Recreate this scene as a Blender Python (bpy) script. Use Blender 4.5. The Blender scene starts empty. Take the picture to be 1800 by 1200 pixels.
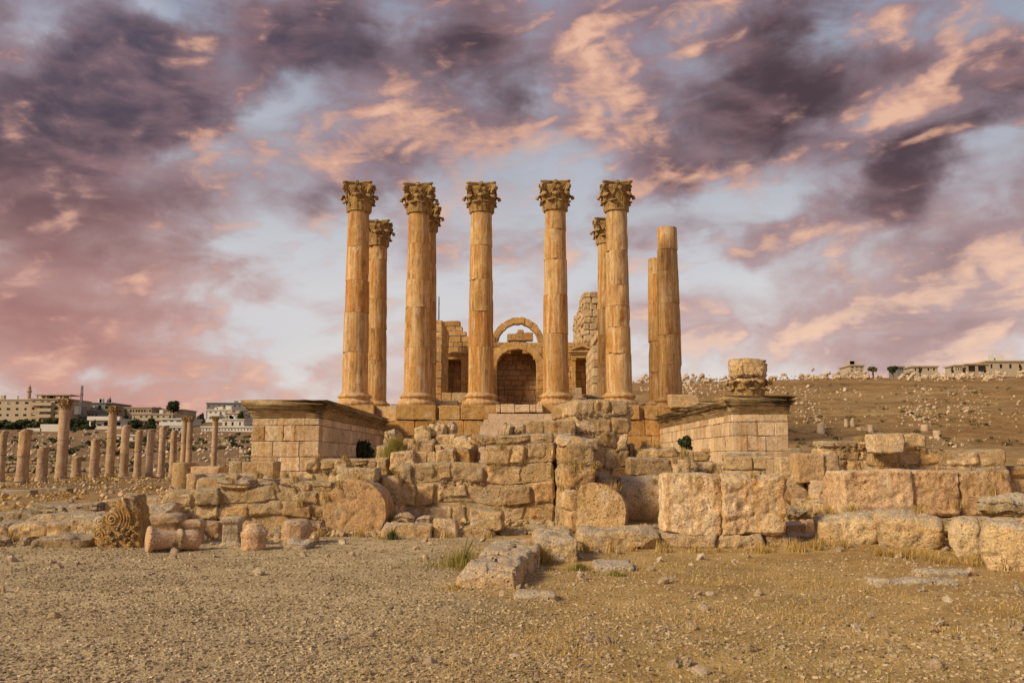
import bpy, math, random
import numpy as np
from mathutils import Vector, Matrix

# ------------------------------------------------------------------ camera
C = bpy.context.scene
col = C.collection
F = 1560.0                       # focal length in photo pixels (1800 px wide)
TH = math.atan(205.0 / F)        # pitch up
PS = 10.0 * math.cos(TH) / F     # small yaw to the left
CAMZ = 1.7
cam_data = bpy.data.cameras.new('camera')
cam = bpy.data.objects.new('camera', cam_data)
col.objects.link(cam)
cam.location = (0, 0, CAMZ)
cam.rotation_euler = (math.pi / 2 + TH, 0, PS)
cam_data.sensor_width = 36
cam_data.lens = 36 * F / 1800
cam_data.clip_end = 6000
cam_data.clip_start = 0.05
C.camera = cam
_R = np.array([math.cos(PS), math.sin(PS), 0.0])
_F = np.array([-math.sin(PS) * math.cos(TH), math.cos(PS) * math.cos(TH), math.sin(TH)])
_U = np.cross(_R, _F)


def ray(px, py):
    d = _F + _R * (px - 900) / F - _U * (py - 600) / F
    return d / np.linalg.norm(d)


def P(px, py, Y):
    d = ray(px, py)
    t = Y / d[1]
    return np.array([d[0] * t, Y, CAMZ + d[2] * t])


def PX(px, Y):                   # world x of a photo column at depth Y (near the horizon)
    return P(px, 805, Y)[0]


def PZ(py, Y):
    return P(910, py, Y)[2]


# ------------------------------------------------------------------ world
SUN_DIR = Vector((-0.78, -0.56, 0.60)).normalized()     # towards the sun
sun_el = math.asin(SUN_DIR.z)
sun_az = math.atan2(SUN_DIR.x, SUN_DIR.y)
world = bpy.data.worlds.new('World')
C.world = world
world.use_nodes = True
wt = world.node_tree
for n in list(wt.nodes):
    wt.nodes.remove(n)


class NT:
    """tiny helper around a node tree"""
    def __init__(s, tree):
        s.t = tree

    def n(s, kind, **kw):
        nd = s.t.nodes.new(kind)
        for k, v in kw.items():
            setattr(nd, k, v)
        return nd

    def l(s, a, b):
        s.t.links.new(a, b)

    def set(s, sock, v):
        if isinstance(v, bpy.types.NodeSocket):
            s.l(v, sock)
        else:
            sock.default_value = v

    def m(s, op, a, b=None, c=None, clamp=False):
        nd = s.n('ShaderNodeMath', operation=op)
        nd.use_clamp = clamp
        s.set(nd.inputs[0], a)
        if b is not None:
            s.set(nd.inputs[1], b)
        if c is not None:
            s.set(nd.inputs[2], c)
        return nd.outputs[0]

    def mix(s, f, a, b, blend='MIX'):
        nd = s.n('ShaderNodeMix', data_type='RGBA', blend_type=blend)
        nd.clamp_factor = True
        s.set(nd.inputs[0], f)
        s.set(nd.inputs[6], a if isinstance(a, bpy.types.NodeSocket) else (*a, 1))
        s.set(nd.inputs[7], b if isinstance(b, bpy.types.NodeSocket) else (*b, 1))
        return nd.outputs[2]

    def noise(s, vec, scale, detail=4, rough=0.55, dist=0.0):
        nd = s.n('ShaderNodeTexNoise')
        s.l(vec, nd.inputs['Vector'])
        nd.inputs['Scale'].default_value = scale
        nd.inputs['Detail'].default_value = detail
        nd.inputs['Roughness'].default_value = rough
        nd.inputs['Distortion'].default_value = dist
        return nd.outputs[0]

    def voro(s, vec, scale, feature='F1', out='Distance', rnd=1.0):
        nd = s.n('ShaderNodeTexVoronoi', feature=feature)
        s.l(vec, nd.inputs['Vector'])
        nd.inputs['Scale'].default_value = scale
        nd.inputs['Randomness'].default_value = rnd
        return nd.outputs[out]

    def ss(s, v, a, b):          # smoothstep
        nd = s.n('ShaderNodeMapRange', interpolation_type='SMOOTHSTEP')
        s.set(nd.inputs[0], v)
        nd.inputs[1].default_value = a
        nd.inputs[2].default_value = b
        return nd.outputs[0]

    def vm(s, op, a, b=None):
        nd = s.n('ShaderNodeVectorMath', operation=op)
        s.set(nd.inputs[0], a)
        if b is not None:
            s.set(nd.inputs[1], b)
        return nd.outputs[0]


def s2l(c):
    return tuple((x / 255 / 12.92) if x / 255 <= 0.04045 else ((x / 255 + 0.055) / 1.055) ** 2.4 for x in c)


W = NT(wt)
tc = W.n('ShaderNodeTexCoord')
sep = W.n('ShaderNodeSeparateXYZ')
W.l(tc.outputs['Generated'], sep.inputs[0])
az = W.m('ARCTAN2', sep.outputs[0], sep.outputs[1])
el = W.m('ARCSINE', sep.outputs[2])
cmb = W.n('ShaderNodeCombineXYZ')
W.l(az, cmb.inputs[0])
W.l(el, cmb.inputs[1])
uv0 = cmb.outputs[0]
# gentle warp of the coordinates so that nothing reads as an ellipse
wn = W.n('ShaderNodeTexNoise')
W.l(uv0, wn.inputs['Vector'])
wn.inputs['Scale'].default_value = 7.0
wn.inputs['Detail'].default_value = 5
wn.inputs['Roughness'].default_value = 0.6
wv = W.vm('MULTIPLY', W.vm('SUBTRACT', wn.outputs['Color'], (0.5, 0.5, 0.5)), (0.17, 0.12, 0.0))
uv = W.vm('ADD', uv0, wv)


def azel(px, py):
    d = ray(px, py)
    return math.atan2(d[0], d[1]), math.asin(d[2])


def blobs(lst):
    """sum of soft ellipses laid on the sky dome: (px, py, rx, ry, angle, weight)"""
    acc = None
    for (px, py, rx, ry, ang, w) in lst:
        a, e = azel(px, py)
        mp = W.n('ShaderNodeMapping', vector_type='TEXTURE')
        W.l(uv, mp.inputs[0])
        mp.inputs['Location'].default_value = (a, e, 0)
        mp.inputs['Rotation'].default_value = (0, 0, math.radians(ang))
        mp.inputs['Scale'].default_value = (rx / F * 1.15, ry / F * 1.15, 1)
        g = W.n('ShaderNodeTexGradient', gradient_type='SPHERICAL')
        W.l(mp.outputs[0], g.inputs[0])
        acc = W.m('MULTIPLY_ADD', g.outputs[1], w, acc if acc is not None else 0.0)
    return acc


# angle: degrees counter-clockwise, clouds run from lower left to upper right
DARK = [
    (150, 130, 330, 150, 20, 1.0), (60, 250, 220, 130, 20, .9), (330, 110, 260, 110, 25, .8), (640, 60, 260, 130, 5, .95),
    (520, 40, 120, 60, 10, .6), (830, 110, 150, 130, 60, .7), (860, 20, 120, 70, 0, .5),
    (90, 400, 300, 110, 20, .75), (300, 330, 180, 60, 30, .45), (150, 520, 300, 90, 12, .55), (60, 620, 260, 70, 10, .35),
    (1350, 90, 170, 120, 50, 1.0), (1230, 190, 190, 110, 35, .75), (1560, 110, 190, 90, 10, .95), (1500, 190, 150, 70, 40, .6),
    (1650, 270, 150, 80, 35, 1.05), (1500, 350, 170, 70, 20, .8), (1590, 400, 110, 90, -30, .7),
    (1760, 110, 80, 80, 60, .5), (1750, 400, 110, 60, 20, .7), (1640, 490, 140, 50, 15, .55), (1180, 290, 180, 60, 15, .45),
    (400, 440, 80, 35, 20, .40), (440, 520, 90, 35, 20, .38), (240, 560, 80, 90, 60, .3), (890, 200, 130, 60, 50, .45),
    (1330, 440, 60, 25, 5, .45), (1330, 570, 160, 30, 8, .3), (1700, 590, 200, 60, 8, .45), (1470, 610, 60, 30, 0, .35),
    (700, 260, 260, 70, 25, .45), (500, 180, 120, 50, 30, .45), (560, 330, 200, 50, 10, .3), (60, 330, 140, 90, 20, .6), (380, 200, 110, 60, 30, .5), (200, 250, 160, 80, 25, .6),
    (1150, 120, 130, 80, 60, .5), (1300, 260, 200, 60, 15, .5), (1400, 180, 120, 60, 30, .6), (1700, 180, 90, 60, 30, .35), (1000, 430, 160, 50, 0, .2), (950, 120, 60, 120, 50, .3),
    (130, 450, 260, 80, 12, .45), (250, 360, 160, 70, 30, .35), (60, 560, 200, 80, 5, .4), (1600, 560, 200, 60, 10, .3),
    (1020, 60, 110, 130, 60, .30), (1200, 390, 110, 30, 8, .3), (360, 640, 160, 40, 5, .3), (160, 700, 300, 60, 0, .3),
]
PEACH = [
    (620, 255, 190, 60, 20, .7), (740, 200, 120, 75, 45, .85), (430, 290, 160, 60, 10, .35), (620, 300, 90, 30, 0, .7),
    (860, 250, 130, 50, 10, .75), (1050, 80, 130, 110, 50, 1.0), (1090, 190, 90, 90, 40, .9), (1250, 50, 110, 50, 20, .6),
    (1530, 45, 80, 50, 10, 1.1), (1690, 90, 100, 50, 30, 1.0), (1760, 55, 40, 30, 0, .9), (1620, 200, 120, 50, 40, .7),
    (1690, 215, 100, 45, 20, 1.0), (1400, 260, 220, 50, 15, .6), (1180, 300, 160, 40, 5, .7), (1350, 430, 100, 35, 0, .8),
    (1570, 235, 60, 40, 30, .8), (1740, 500, 180, 90, 20, .9), (1500, 560, 260, 50, 14, .95), (1320, 610, 220, 40, 10, .8),
    (80, 480, 300, 90, 10, .45), (60, 640, 330, 90, 0, .9), (330, 690, 380, 45, 0, .75), (880, 360, 260, 50, 0, .2),
    (640, 400, 260, 60, 5, .25), (1040, 410, 160, 70, 0, .3), (180, 340, 160, 60, 15, .35), (1700, 640, 220, 40, 5, .6),
    (1120, 590, 200, 50, 0, .3),
]
PALE = [   # openings in the cloud
    (50, 70, 60, 60, 0, .9), (265, 35, 60, 40, 20, 1.0), (450, 190, 170, 50, 25, .8), (300, 260, 120, 30, 30, .5), (700, 50, 50, 60, 0, .6),
    (220, 490, 110, 50, 50, .7), (420, 590, 230, 100, 10, .8), (130, 650, 110, 25, 20, .7), (1010, 330, 130, 70, 0, .5),
    (1300, 340, 120, 40, 0, .6), (1700, 60, 60, 40, 0, .4), (1280, 130, 40, 25, 0, .5), (960, 130, 60, 130, 0, .4), (900, 520, 320, 110, 0, .75), (560, 450, 160, 70, 0, .5), (1230, 420, 120, 50, 0, .5), (1000, 280, 120, 60, 0, .4), (1180, 480, 200, 60, 0, .6),
]
dk = blobs(DARK)
pc = blobs(PEACH)
pl = blobs(PALE)
# anisotropic cloud noise running with the streets of cloud
mpn = W.n('ShaderNodeMapping')
W.l(uv0, mpn.inputs[0])
mpn.inputs['Rotation'].default_value = (0, 0, math.radians(-33))
mpn.inputs['Scale'].default_value = (0.85, 1.9, 1)
n1 = W.noise(mpn.outputs[0], 8.0, 7, 0.50, 0.55)
off = W.vm('ADD', mpn.outputs[0], (0.012, -0.024, 0.0))
n1b = W.noise(off, 8.0, 7, 0.50, 0.55)
n2 = W.noise(mpn.outputs[0], 23.0, 6, 0.52, 0.5)
off2 = W.vm('ADD', mpn.outputs[0], (0.004, -0.009, 0.0))
n2b = W.noise(off2, 23.0, 6, 0.52, 0.5)
sft = W.vm('ADD', mpn.outputs[0], (3.7, 1.9, 0.4))
nP = W.noise(sft, 8.0, 7, 0.52, 0.4)
nV = W.noise(sft, 5.0, 6, 0.5, 0.6)
relief = W.m('ADD', W.m('SUBTRACT', n1, n1b), W.m('MULTIPLY', W.m('SUBTRACT', n2, n2b), 0.45))   # bright on the upper left rims


def cen(v, k):
    return W.m('MULTIPLY', W.m('SUBTRACT', v, 0.5), k)


covA = W.m('ADD', W.m('MULTIPLY', dk, 0.60), W.m('MULTIPLY', pc, 0.45))
covA = W.m('SUBTRACT', covA, W.m('MULTIPLY', pl, 0.55))
covA = W.m('ADD', W.m('ADD', covA, cen(n1, 2.0)), W.m('ADD', cen(nV, 1.1), cen(n2, 0.55)))
mA = W.ss(covA, -0.34, 0.52)
covD = W.m('ADD', W.m('SUBTRACT', dk, W.m('MULTIPLY', pl, 0.55)), W.m('ADD', cen(n1, 2.3), cen(n2, 0.8)))
mD = W.ss(covD, 0.05, 1.3)
covP = W.m('ADD', W.m('MULTIPLY', pc, 0.82), W.m('ADD', cen(nP, 2.2), cen(n2, 0.5)))
covP = W.m('ADD', covP, W.m('SUBTRACT', W.m('MULTIPLY', relief, 4.0), W.m('MULTIPLY', mD, 0.34)))
covP = W.m('ADD', covP, W.m('MULTIPLY', mA, 0.10))
mP = W.m('MULTIPLY', W.ss(covP, -0.10, 1.3), W.m('MULTIPLY_ADD', mA, 0.5, 0.5))
# clear sky: Nishita tinted towards the pale horizon
sky = W.n('ShaderNodeTexSky', sky_type='NISHITA')
sky.sun_disc = False
sky.sun_elevation = sun_el
sky.sun_rotation = sun_az
sky.altitude = 600
sky.dust_density = 2.0
nish = W.vm('MULTIPLY', sky.outputs[0], (0.055, 0.055, 0.055))
elr = W.n('ShaderNodeValToRGB')
W.set(elr.inputs[0], W.m('DIVIDE', el, math.radians(45)))
cr = elr.color_ramp
cr.elements[0].position = 0.0
cr.elements[0].color = (*s2l((226, 214, 206)), 1)
cr.elements[1].position = 0.95
cr.elements[1].color = (*s2l((110, 122, 150)), 1)
for p_, c_ in ((0.10, (232, 224, 219)), (0.24, (220, 219, 220)), (0.38, (186, 189, 198)), (0.60, (152, 160, 180))):
    e_ = cr.elements.new(p_)
    e_.color = (*s2l(c_), 1)
clear = W.mix(0.10, elr.outputs[0], nish)
clear = W.mix(W.m('MULTIPLY', pl, 0.5), clear, s2l((196, 196, 206)))
lft = W.ss(az, 0.05, -0.45)
low = W.ss(el, 0.34, 0.04)
c_mid = W.mix(low, s2l((148, 124, 134)), s2l((204, 172, 168)))
c_mid = W.mix(W.m('MULTIPLY', lft, low), c_mid, s2l((194, 142, 132)))
c_dark = W.mix(low, s2l((76, 61, 68)), s2l((150, 116, 120)))
c_dark = W.mix(W.m('MULTIPLY', lft, W.ss(el, 0.18, 0.45)), c_dark, s2l((82, 76, 92)))
c_dark = W.mix(W.m('MULTIPLY', lft, low), c_dark, s2l((172, 122, 116)))
c_peach = W.mix(low, s2l((222, 170, 146)), s2l((244, 208, 184)))
c_peach = W.mix(W.m('MULTIPLY', lft, low), c_peach, s2l((206, 152, 138)))
c_rim = W.mix(0.45, c_peach, s2l((248, 206, 178)))
skyc = W.mix(W.m('MULTIPLY', mA, 0.85), clear, c_mid)
c_dk2 = W.mix(W.m('MULTIPLY', W.ss(W.m('ADD', nP, cen(n2, 0.5)), 0.36, 0.74), .75), c_dark, W.mix(0.45, c_mid, s2l((160, 116, 114))))
skyc = W.mix(W.m('MULTIPLY', mD, 0.97), skyc, c_dk2)
c_rose = W.mix(0.5, c_mid, s2l((190, 142, 132)))
c_pp = W.mix(W.ss(covP, 0.15, 0.75), c_rose, c_peach)
c_pp = W.mix(W.ss(covP, 0.7, 1.4), c_pp, c_rim)
skyc = W.mix(W.m('MULTIPLY', mP, 0.94), skyc, c_pp)
# below the horizon a dull earth tone
skyc = W.mix(W.ss(el, -0.01, -0.06), skyc, s2l((120, 96, 70)))
bg = W.n('ShaderNodeBackground')
W.l(skyc, bg.inputs[0])
bg.inputs[1].default_value = 1.0
wo = W.n('ShaderNodeOutputWorld')
W.l(bg.outputs[0], wo.inputs[0])
world.cycles.sampling_method = 'MANUAL'
world.cycles.sample_map_resolution = 512

# ------------------------------------------------------------------ sun
sl = bpy.data.lights.new('sun', 'SUN')
sl.energy = 3.9
sl.angle = math.radians(12)
sl.color = (1.0, 0.83, 0.57)
so = bpy.data.objects.new('sun', sl)
col.objects.link(so)
so.rotation_euler = SUN_DIR.to_track_quat('Z', 'Y').to_euler()
C.view_settings.view_transform = 'Standard'
C.view_settings.look = 'None'
C.view_settings.gamma = 1
C.view_settings.exposure = 0.0
C.render.engine = 'CYCLES'
C.cycles.max_bounces = 5
C.cycles.diffuse_bounces = 3
C.cycles.use_denoising = True

rng = random.Random(11)
NR = np.random.default_rng(5)


# ------------------------------------------------------------------ numeric noise
def _h(ix, iy, iz, seed):
    h = (ix * 374761393 + iy * 668265263 + iz * 1274126177 + seed * 974634777) & 0xFFFFFFFF
    h = ((h ^ (h >> 13)) * 1274126177) & 0xFFFFFFFF
    h = ((h ^ (h >> 16)) * 2246822519) & 0xFFFFFFFF
    h = h ^ (h >> 15)
    return (h & 0xFFFFFF).astype(np.float64) / 8388607.5 - 1.0


def vnoise(p, seed=0):
    i = np.floor(p).astype(np.int64)
    f = p - i
    u = f * f * (3 - 2 * f)
    r = 0
    for dx in (0, 1):
        wx = u[:, 0] if dx else 1 - u[:, 0]
        for dy in (0, 1):
            wy = u[:, 1] if dy else 1 - u[:, 1]
            for dz in (0, 1):
                wz = u[:, 2] if dz else 1 - u[:, 2]
                r = r + wx * wy * wz * _h(i[:, 0] + dx, i[:, 1] + dy, i[:, 2] + dz, seed)
    return r


def fbm(p, seed=0, octv=3, gain=0.5):
    a, s, r = 1.0, 0.0, 0
    for k in range(octv):
        r = r + a * vnoise(p * (2.03 ** k) + 17.3 * k, seed + k)
        s += a
        a *= gain
    return r / s


# ------------------------------------------------------------------ mesh builder
class MB:
    def __init__(s):
        s.V, s.Q, s.T, s.C, s.n = [], [], [], [], 0

    def add(s, v, q=None, t=None, tint=(.5, 0, 0)):
        v = np.asarray(v, float)
        if q is not None and len(q):
            s.Q.append(np.asarray(q, np.int64) + s.n)
        if t is not None and len(t):
            s.T.append(np.asarray(t, np.int64) + s.n)
        s.V.append(v)
        c = np.asarray(tint, float)
        s.C.append(np.broadcast_to(c, (len(v), 3)) if c.ndim == 1 else c)
        s.n += len(v)

    def verts(s):
        return np.concatenate(s.V)

    def mesh(s, name, origin=(0, 0, 0), smooth=True):
        v = np.concatenate(s.V) - np.asarray(origin, float)
        q = np.concatenate(s.Q) if s.Q else np.zeros((0, 4), np.int64)
        t = np.concatenate(s.T) if s.T else np.zeros((0, 3), np.int64)
        me = bpy.data.meshes.new(name)
        me.vertices.add(len(v))
        me.vertices.foreach_set('co', v.astype(np.float32).ravel())
        loops = np.concatenate([q.ravel(), t.ravel()])
        me.loops.add(len(loops))
        me.loops.foreach_set('vertex_index', loops.astype(np.int32))
        nf = len(q) + len(t)
        ls = np.concatenate([np.arange(len(q)) * 4, len(q) * 4 + np.arange(len(t)) * 3])
        me.polygons.add(nf)
        me.polygons.foreach_set('loop_start', ls.astype(np.int32))
        me.update(calc_edges=True)
        me.polygons.foreach_set('use_smooth', np.full(nf, bool(smooth)))
        at = me.color_attributes.new('tint', 'FLOAT_COLOR', 'POINT')
        c = np.ones((len(v), 4), np.float32)
        c[:, :3] = np.concatenate(s.C)
        at.data.foreach_set('color', c.ravel())
        me.validate()
        return me

    def build(s, name, mat, parent=None, smooth=True, origin=None):
        if parent is not None:
            origin = np.array(parent_world(parent))
        elif origin is None:
            v = np.concatenate(s.V)
            mn, mx = v.min(0), v.max(0)
            origin = np.array([(mn[0] + mx[0]) / 2, (mn[1] + mx[1]) / 2, mn[2]])
        o = bpy.data.objects.new(name, s.mesh(name, origin, smooth))
        o.data.materials.append(mat)
        col.objects.link(o)
        if parent is not None:
            o.parent = parent
        else:
            o.location = origin
        return o


def parent_world(p):
    v = Vector((0, 0, 0))
    while p is not None:
        v = v + p.location
        p = p.parent
    return v


def tag(o, label=None, cat=None, group=None, kind=None):
    if label:
        o['label'] = label
    if cat:
        o['category'] = cat
    if group:
        o['group'] = group
    if kind:
        o['kind'] = kind
    return o


def empty(name, loc, label=None, cat=None, group=None):
    o = bpy.data.objects.new(name, None)
    o.empty_display_size = 0.2
    o.location = loc
    col.objects.link(o)
    return tag(o, label, cat, group)


def copy_tree(o, parent=None):
    c = o.copy()
    col.objects.link(c)
    if parent is not None:
        c.parent = parent
    for ch in o.children:
        copy_tree(ch, c)
    return c


_shell = {}


def shell(nx, ny, nz):
    key = (nx, ny, nz)
    if key in _shell:
        return _shell[key]
    idx = -np.ones((nx + 1, ny + 1, nz + 1), np.int64)
    g = np.stack(np.meshgrid(np.arange(nx + 1), np.arange(ny + 1), np.arange(nz + 1), indexing='ij'), -1).reshape(-1, 3)
    on = (g[:, 0] == 0) | (g[:, 0] == nx) | (g[:, 1] == 0) | (g[:, 1] == ny) | (g[:, 2] == 0) | (g[:, 2] == nz)
    g = g[on]
    idx[g[:, 0], g[:, 1], g[:, 2]] = np.arange(len(g))
    qs = []

    def face(fn, na, nb, flip):
        a, b = np.meshgrid(np.arange(na), np.arange(nb), indexing='ij')
        a, b = a.ravel(), b.ravel()
        q = np.stack([fn(a, b), fn(a + 1, b), fn(a + 1, b + 1), fn(a, b + 1)], -1)
        qs.append(q[:, ::-1] if flip else q)
    face(lambda a, b: idx[a, b, 0], nx, ny, True)
    face(lambda a, b: idx[a, b, nz], nx, ny, False)
    face(lambda a, b: idx[a, 0, b], nx, nz, False)
    face(lambda a, b: idx[a, ny, b], nx, nz, True)
    face(lambda a, b: idx[0, a, b], ny, nz, True)
    face(lambda a, b: idx[nx, a, b], ny, nz, False)
    _shell[key] = (g, np.concatenate(qs))
    return _shell[key]


def rotm(rx, ry, rz):
    return np.array(Matrix.Rotation(rz, 3, 'Z') @ Matrix.Rotation(ry, 3, 'Y') @ Matrix.Rotation(rx, 3, 'X'))


STY = {   # r, warp, rough, chip
    'ashlar': (.014, .006, .006, .022), 'worn': (.024, .020, .014, .045), 'rough': (.035, .040, .032, .07),
    'rubble': (.06, .07, .04, .07), 'boulder': (.12, .11, .05, .08), 'drum': (.006, .008, .012, .02), 'shaft': (.002, .004, .007, .008),
}


def axis_coords(h, r, n):
    if n < 4:
        return np.linspace(-h, h, n + 1)
    if n < 6:
        inner = np.linspace(-h + r, h - r, n - 1)
        return np.concatenate([[-h], inner, [h]])
    r2 = min(r * 2.0, h * .5)
    inner = np.linspace(-h + r2, h - r2, n - 3)
    return np.concatenate([[-h, -h + r], inner, [h - r, h]])


def stone(b, c, size, rot=(0, 0, 0), sty='rough', res=.07, tint=None, seed=None, cyl=None, taper=1.0, cracks=None,
          frame=None, k=1.0, ncyl=None, crackw=.02, shape=None, dents=0):
    """one displaced, round-edged block (or drum) centred at c"""
    seed = rng.randrange(1 << 20) if seed is None else seed
    r, warp, rough, chip = STY[sty]
    sx, sy, sz = size
    m = min(size)
    r = min(r, m * .32)
    warp = min(warp, m * .22) * k
    rough = min(rough, m * .12) * k
    chip = min(chip, m * .25) * k
    nn = [int(min(90, max(6, round(s_ / res) + 3))) for s_ in size]
    if cyl is not None:
        ax = 'xyz'.index(cyl)
        nc = ncyl or max(6, int(round(3.14 * max(size[(ax + 1) % 3], .1) / 4 / res)))
        for a in range(3):
            if a != ax:
                nn[a] = nc
    g, q = shell(*nn)
    hs = np.array(size) / 2
    cc = [axis_coords(hs[a], r, nn[a]) for a in range(3)]
    if cyl is not None:
        for a in range(3):
            if a != ax:
                cc[a] = np.sin(np.linspace(-1, 1, nn[a] + 1) * math.pi / 4) / math.sin(math.pi / 4) * hs[a] if False else np.linspace(-hs[a], hs[a], nn[a] + 1)
    p = np.stack([cc[a][g[:, a]] for a in range(3)], -1)
    if cyl is None:
        qn = np.clip(p, -(hs - r), hs - r)
        d = p - qn
        L = np.linalg.norm(d, axis=1, keepdims=True)
        nrm = d / np.maximum(L, 1e-9)
        p = qn + nrm * r
        edge = 1 - np.abs(nrm).max(1)
    else:
        o1, o2 = [a for a in range(3) if a != ax]
        u, v = p[:, o1] / hs[o1], p[:, o2] / hs[o2]
        x = u * np.sqrt(1 - v * v / 2)
        y = v * np.sqrt(1 - u * u / 2)
        rad = np.maximum(np.hypot(x, y), 1e-9)
        onside = (np.maximum(np.abs(u), np.abs(v)) > .999)
        oncap = np.abs(p[:, ax]) > hs[ax] - 1e-6
        nrm = np.zeros_like(p)
        nrm[:, o1] = np.where(onside, x / rad, 0)
        nrm[:, o2] = np.where(onside, y / rad, 0)
        nrm[:, ax] = np.where(oncap, np.sign(p[:, ax]), 0)
        edge = np.where(onside & oncap, .3, 0.)
        tt = (p[:, ax] / hs[ax] + 1) / 2
        tp = 1 + (taper - 1) * tt
        p[:, o1] = x * hs[o1] * tp
        p[:, o2] = y * hs[o2] * tp
        nrm /= np.maximum(np.linalg.norm(nrm, axis=1, keepdims=True), 1e-9)
        p -= nrm * r * (edge > 0)[:, None] * .8
    s0 = np.array([seed % 97, seed % 89, seed % 83], float) * 1.37
    ncut = {'worn': 1, 'rough': 4, 'rubble': 7, 'boulder': 9}.get(sty, 0)
    if ncut and cyl is None:
        rc_ = np.random.default_rng(seed)
        for _ in range(ncut):
            nv = rc_.normal(size=3) / hs
            nv /= np.linalg.norm(nv)
            sup = np.abs(nv) @ hs
            lo = {'worn': .88, 'rough': .80, 'rubble': .70, 'boulder': .62}[sty]
            d0 = sup * rc_.uniform(lo, .93)
            ex = np.maximum(0, p @ nv - d0)
            p = p - nv * ex[:, None] * .92
    fr = 1.0 / max(.25, min(1.2, m))
    if shape is not None:
        p = shape(p, hs)
    if warp > 0:
        w = np.stack([vnoise(p * fr * 1.1 + s0 + 31 * a, 3 + a) for a in range(3)], -1)
        p = p + w * warp
    e = fbm(p * 3.1 + s0, 7, 2)
    n_ = fbm(p * (5.5 if sty != 'boulder' else 3.2) + s0 + 9, 11, 4, .55)
    rid = -np.maximum(0, fbm(p * 7.0 + s0 + 5, 23, 2) - .18) * 2.0
    rg = .45 - np.abs(fbm(p * 4.3 + s0 + 2, 37, 3)) * 2.0
    disp = rough * (n_ * .9 + rid + rg * 1.0) - chip * edge * np.maximum(0, e + .25) * 3.2
    p = p + nrm * disp[:, None]
    if dents:
        rd_ = np.random.default_rng(seed + 5)
        for _ in range(dents):
            a_ = rd_.uniform(0, 6.283)
            c_ = np.array([math.cos(a_) * hs[0], math.sin(a_) * hs[1], rd_.uniform(-1, 1) * hs[2]])
            if rd_.random() < .4:
                c_[2] = hs[2] * (1 if rd_.random() < .5 else -1)
            w_ = rd_.uniform(.09, .24)
            g_ = np.exp(-(((p - c_) / np.array([w_, w_, w_ * rd_.uniform(.7, 2.2)])) ** 2).sum(1))
            p = p - nrm * (g_ * rd_.uniform(.03, .09) * (1 + .8 * e))[:, None]
    if cracks is not None and cyl is not None:
        o1, o2 = [a for a in range(3) if a != ax]
        pt = p[:, [o1, o2]]
        dd = np.full(len(p), 9.)
        for pl_ in cracks:
            for (a0, a1) in zip(pl_[:-1], pl_[1:]):
                a0 = np.array(a0)
                a1 = np.array(a1)
                t_ = np.clip(((pt - a0) @ (a1 - a0)) / max(1e-9, ((a1 - a0) ** 2).sum()), 0, 1)
                dd = np.minimum(dd, np.hypot(*(pt - a0 - t_[:, None] * (a1 - a0)).T))
        p[:, ax] -= np.sign(p[:, ax]) * np.where(oncap, np.clip(1 - dd / crackw, 0, 1) * .07, 0)
    p = p @ rotm(*rot).T
    p = p + np.asarray(c, float)
    if frame is not None:
        p = p @ frame[0].T + frame[1]
    if tint is None:
        tint = (.5 + rng.uniform(-.16, .16), max(0, rng.gauss(.1, .25)), max(0, rng.gauss(.1, .25)))
    b.add(p, q, None, tint)


def rtint(base=.5, v=.14, pink=.1, org=.15):
    return (base + rng.uniform(-v, v), min(1, max(0, rng.gauss(pink, .22))), min(1, max(0, rng.gauss(org, .25))))


def rings(b, rs, closed=True, cap0=False, cap1=False, tint=(.5, 0, 0)):
    n = len(rs[0])
    v = np.concatenate(rs)
    q = []
    for i in range(len(rs) - 1):
        for j in range(n if closed else n - 1):
            k = (j + 1) % n
            q.append((i * n + j, i * n + k, (i + 1) * n + k, (i + 1) * n + j))
    t = []
    if cap0:
        v = np.vstack([v, rs[0].mean(0)])
        t += [((j + 1) % n, j, len(v) - 1) for j in range(n)]
    if cap1:
        v = np.vstack([v, rs[-1].mean(0)])
        o = (len(rs) - 1) * n
        t += [(o + j, o + (j + 1) % n, len(v) - 1) for j in range(n)]
    b.add(v, q, t, tint)


def lathe(b, prof, c=(0, 0, 0), n=40, rough=0.0, frame=None, tint=(.5, 0, 0), seed=1):
    a = np.linspace(0, 2 * math.pi, n, endpoint=False)
    rs = []
    for (r, z) in prof:
        ring = np.stack([r * np.cos(a), r * np.sin(a), np.full(n, z)], -1)
        if rough:
            d = fbm(ring * 5 + seed * 3.1, 5, 3) * rough
            ring[:, 0] += np.cos(a) * d
            ring[:, 1] += np.sin(a) * d
            ring[:, 2] += d * .6
        if frame is not None:
            ring = ring @ frame.T
        rs.append(ring + np.asarray(c))
    rings(b, rs, True, True, True, tint)


def tube(b, pts, rad, n=7, tint=(.5, 0, 0)):
    pts = np.asarray(pts, float)
    rad = np.broadcast_to(np.asarray(rad, float), (len(pts),))
    tg = np.gradient(pts, axis=0)
    tg /= np.maximum(np.linalg.norm(tg, axis=1, keepdims=True), 1e-9)
    ref = np.array([0.31, 0.17, 0.93])
    if abs(tg[0] @ ref) > .9:
        ref = np.array([1., .1, 0])
    rs = []
    a = np.linspace(0, 2 * math.pi, n, endpoint=False)
    x = np.cross(tg[0], ref)
    for i in range(len(pts)):
        x = x - tg[i] * (x @ tg[i])
        x /= max(np.linalg.norm(x), 1e-9)
        y = np.cross(tg[i], x)
        rs.append(pts[i] + rad[i] * (np.cos(a)[:, None] * x + np.sin(a)[:, None] * y))
    rings(b, rs, True, True, True, tint)


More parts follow.
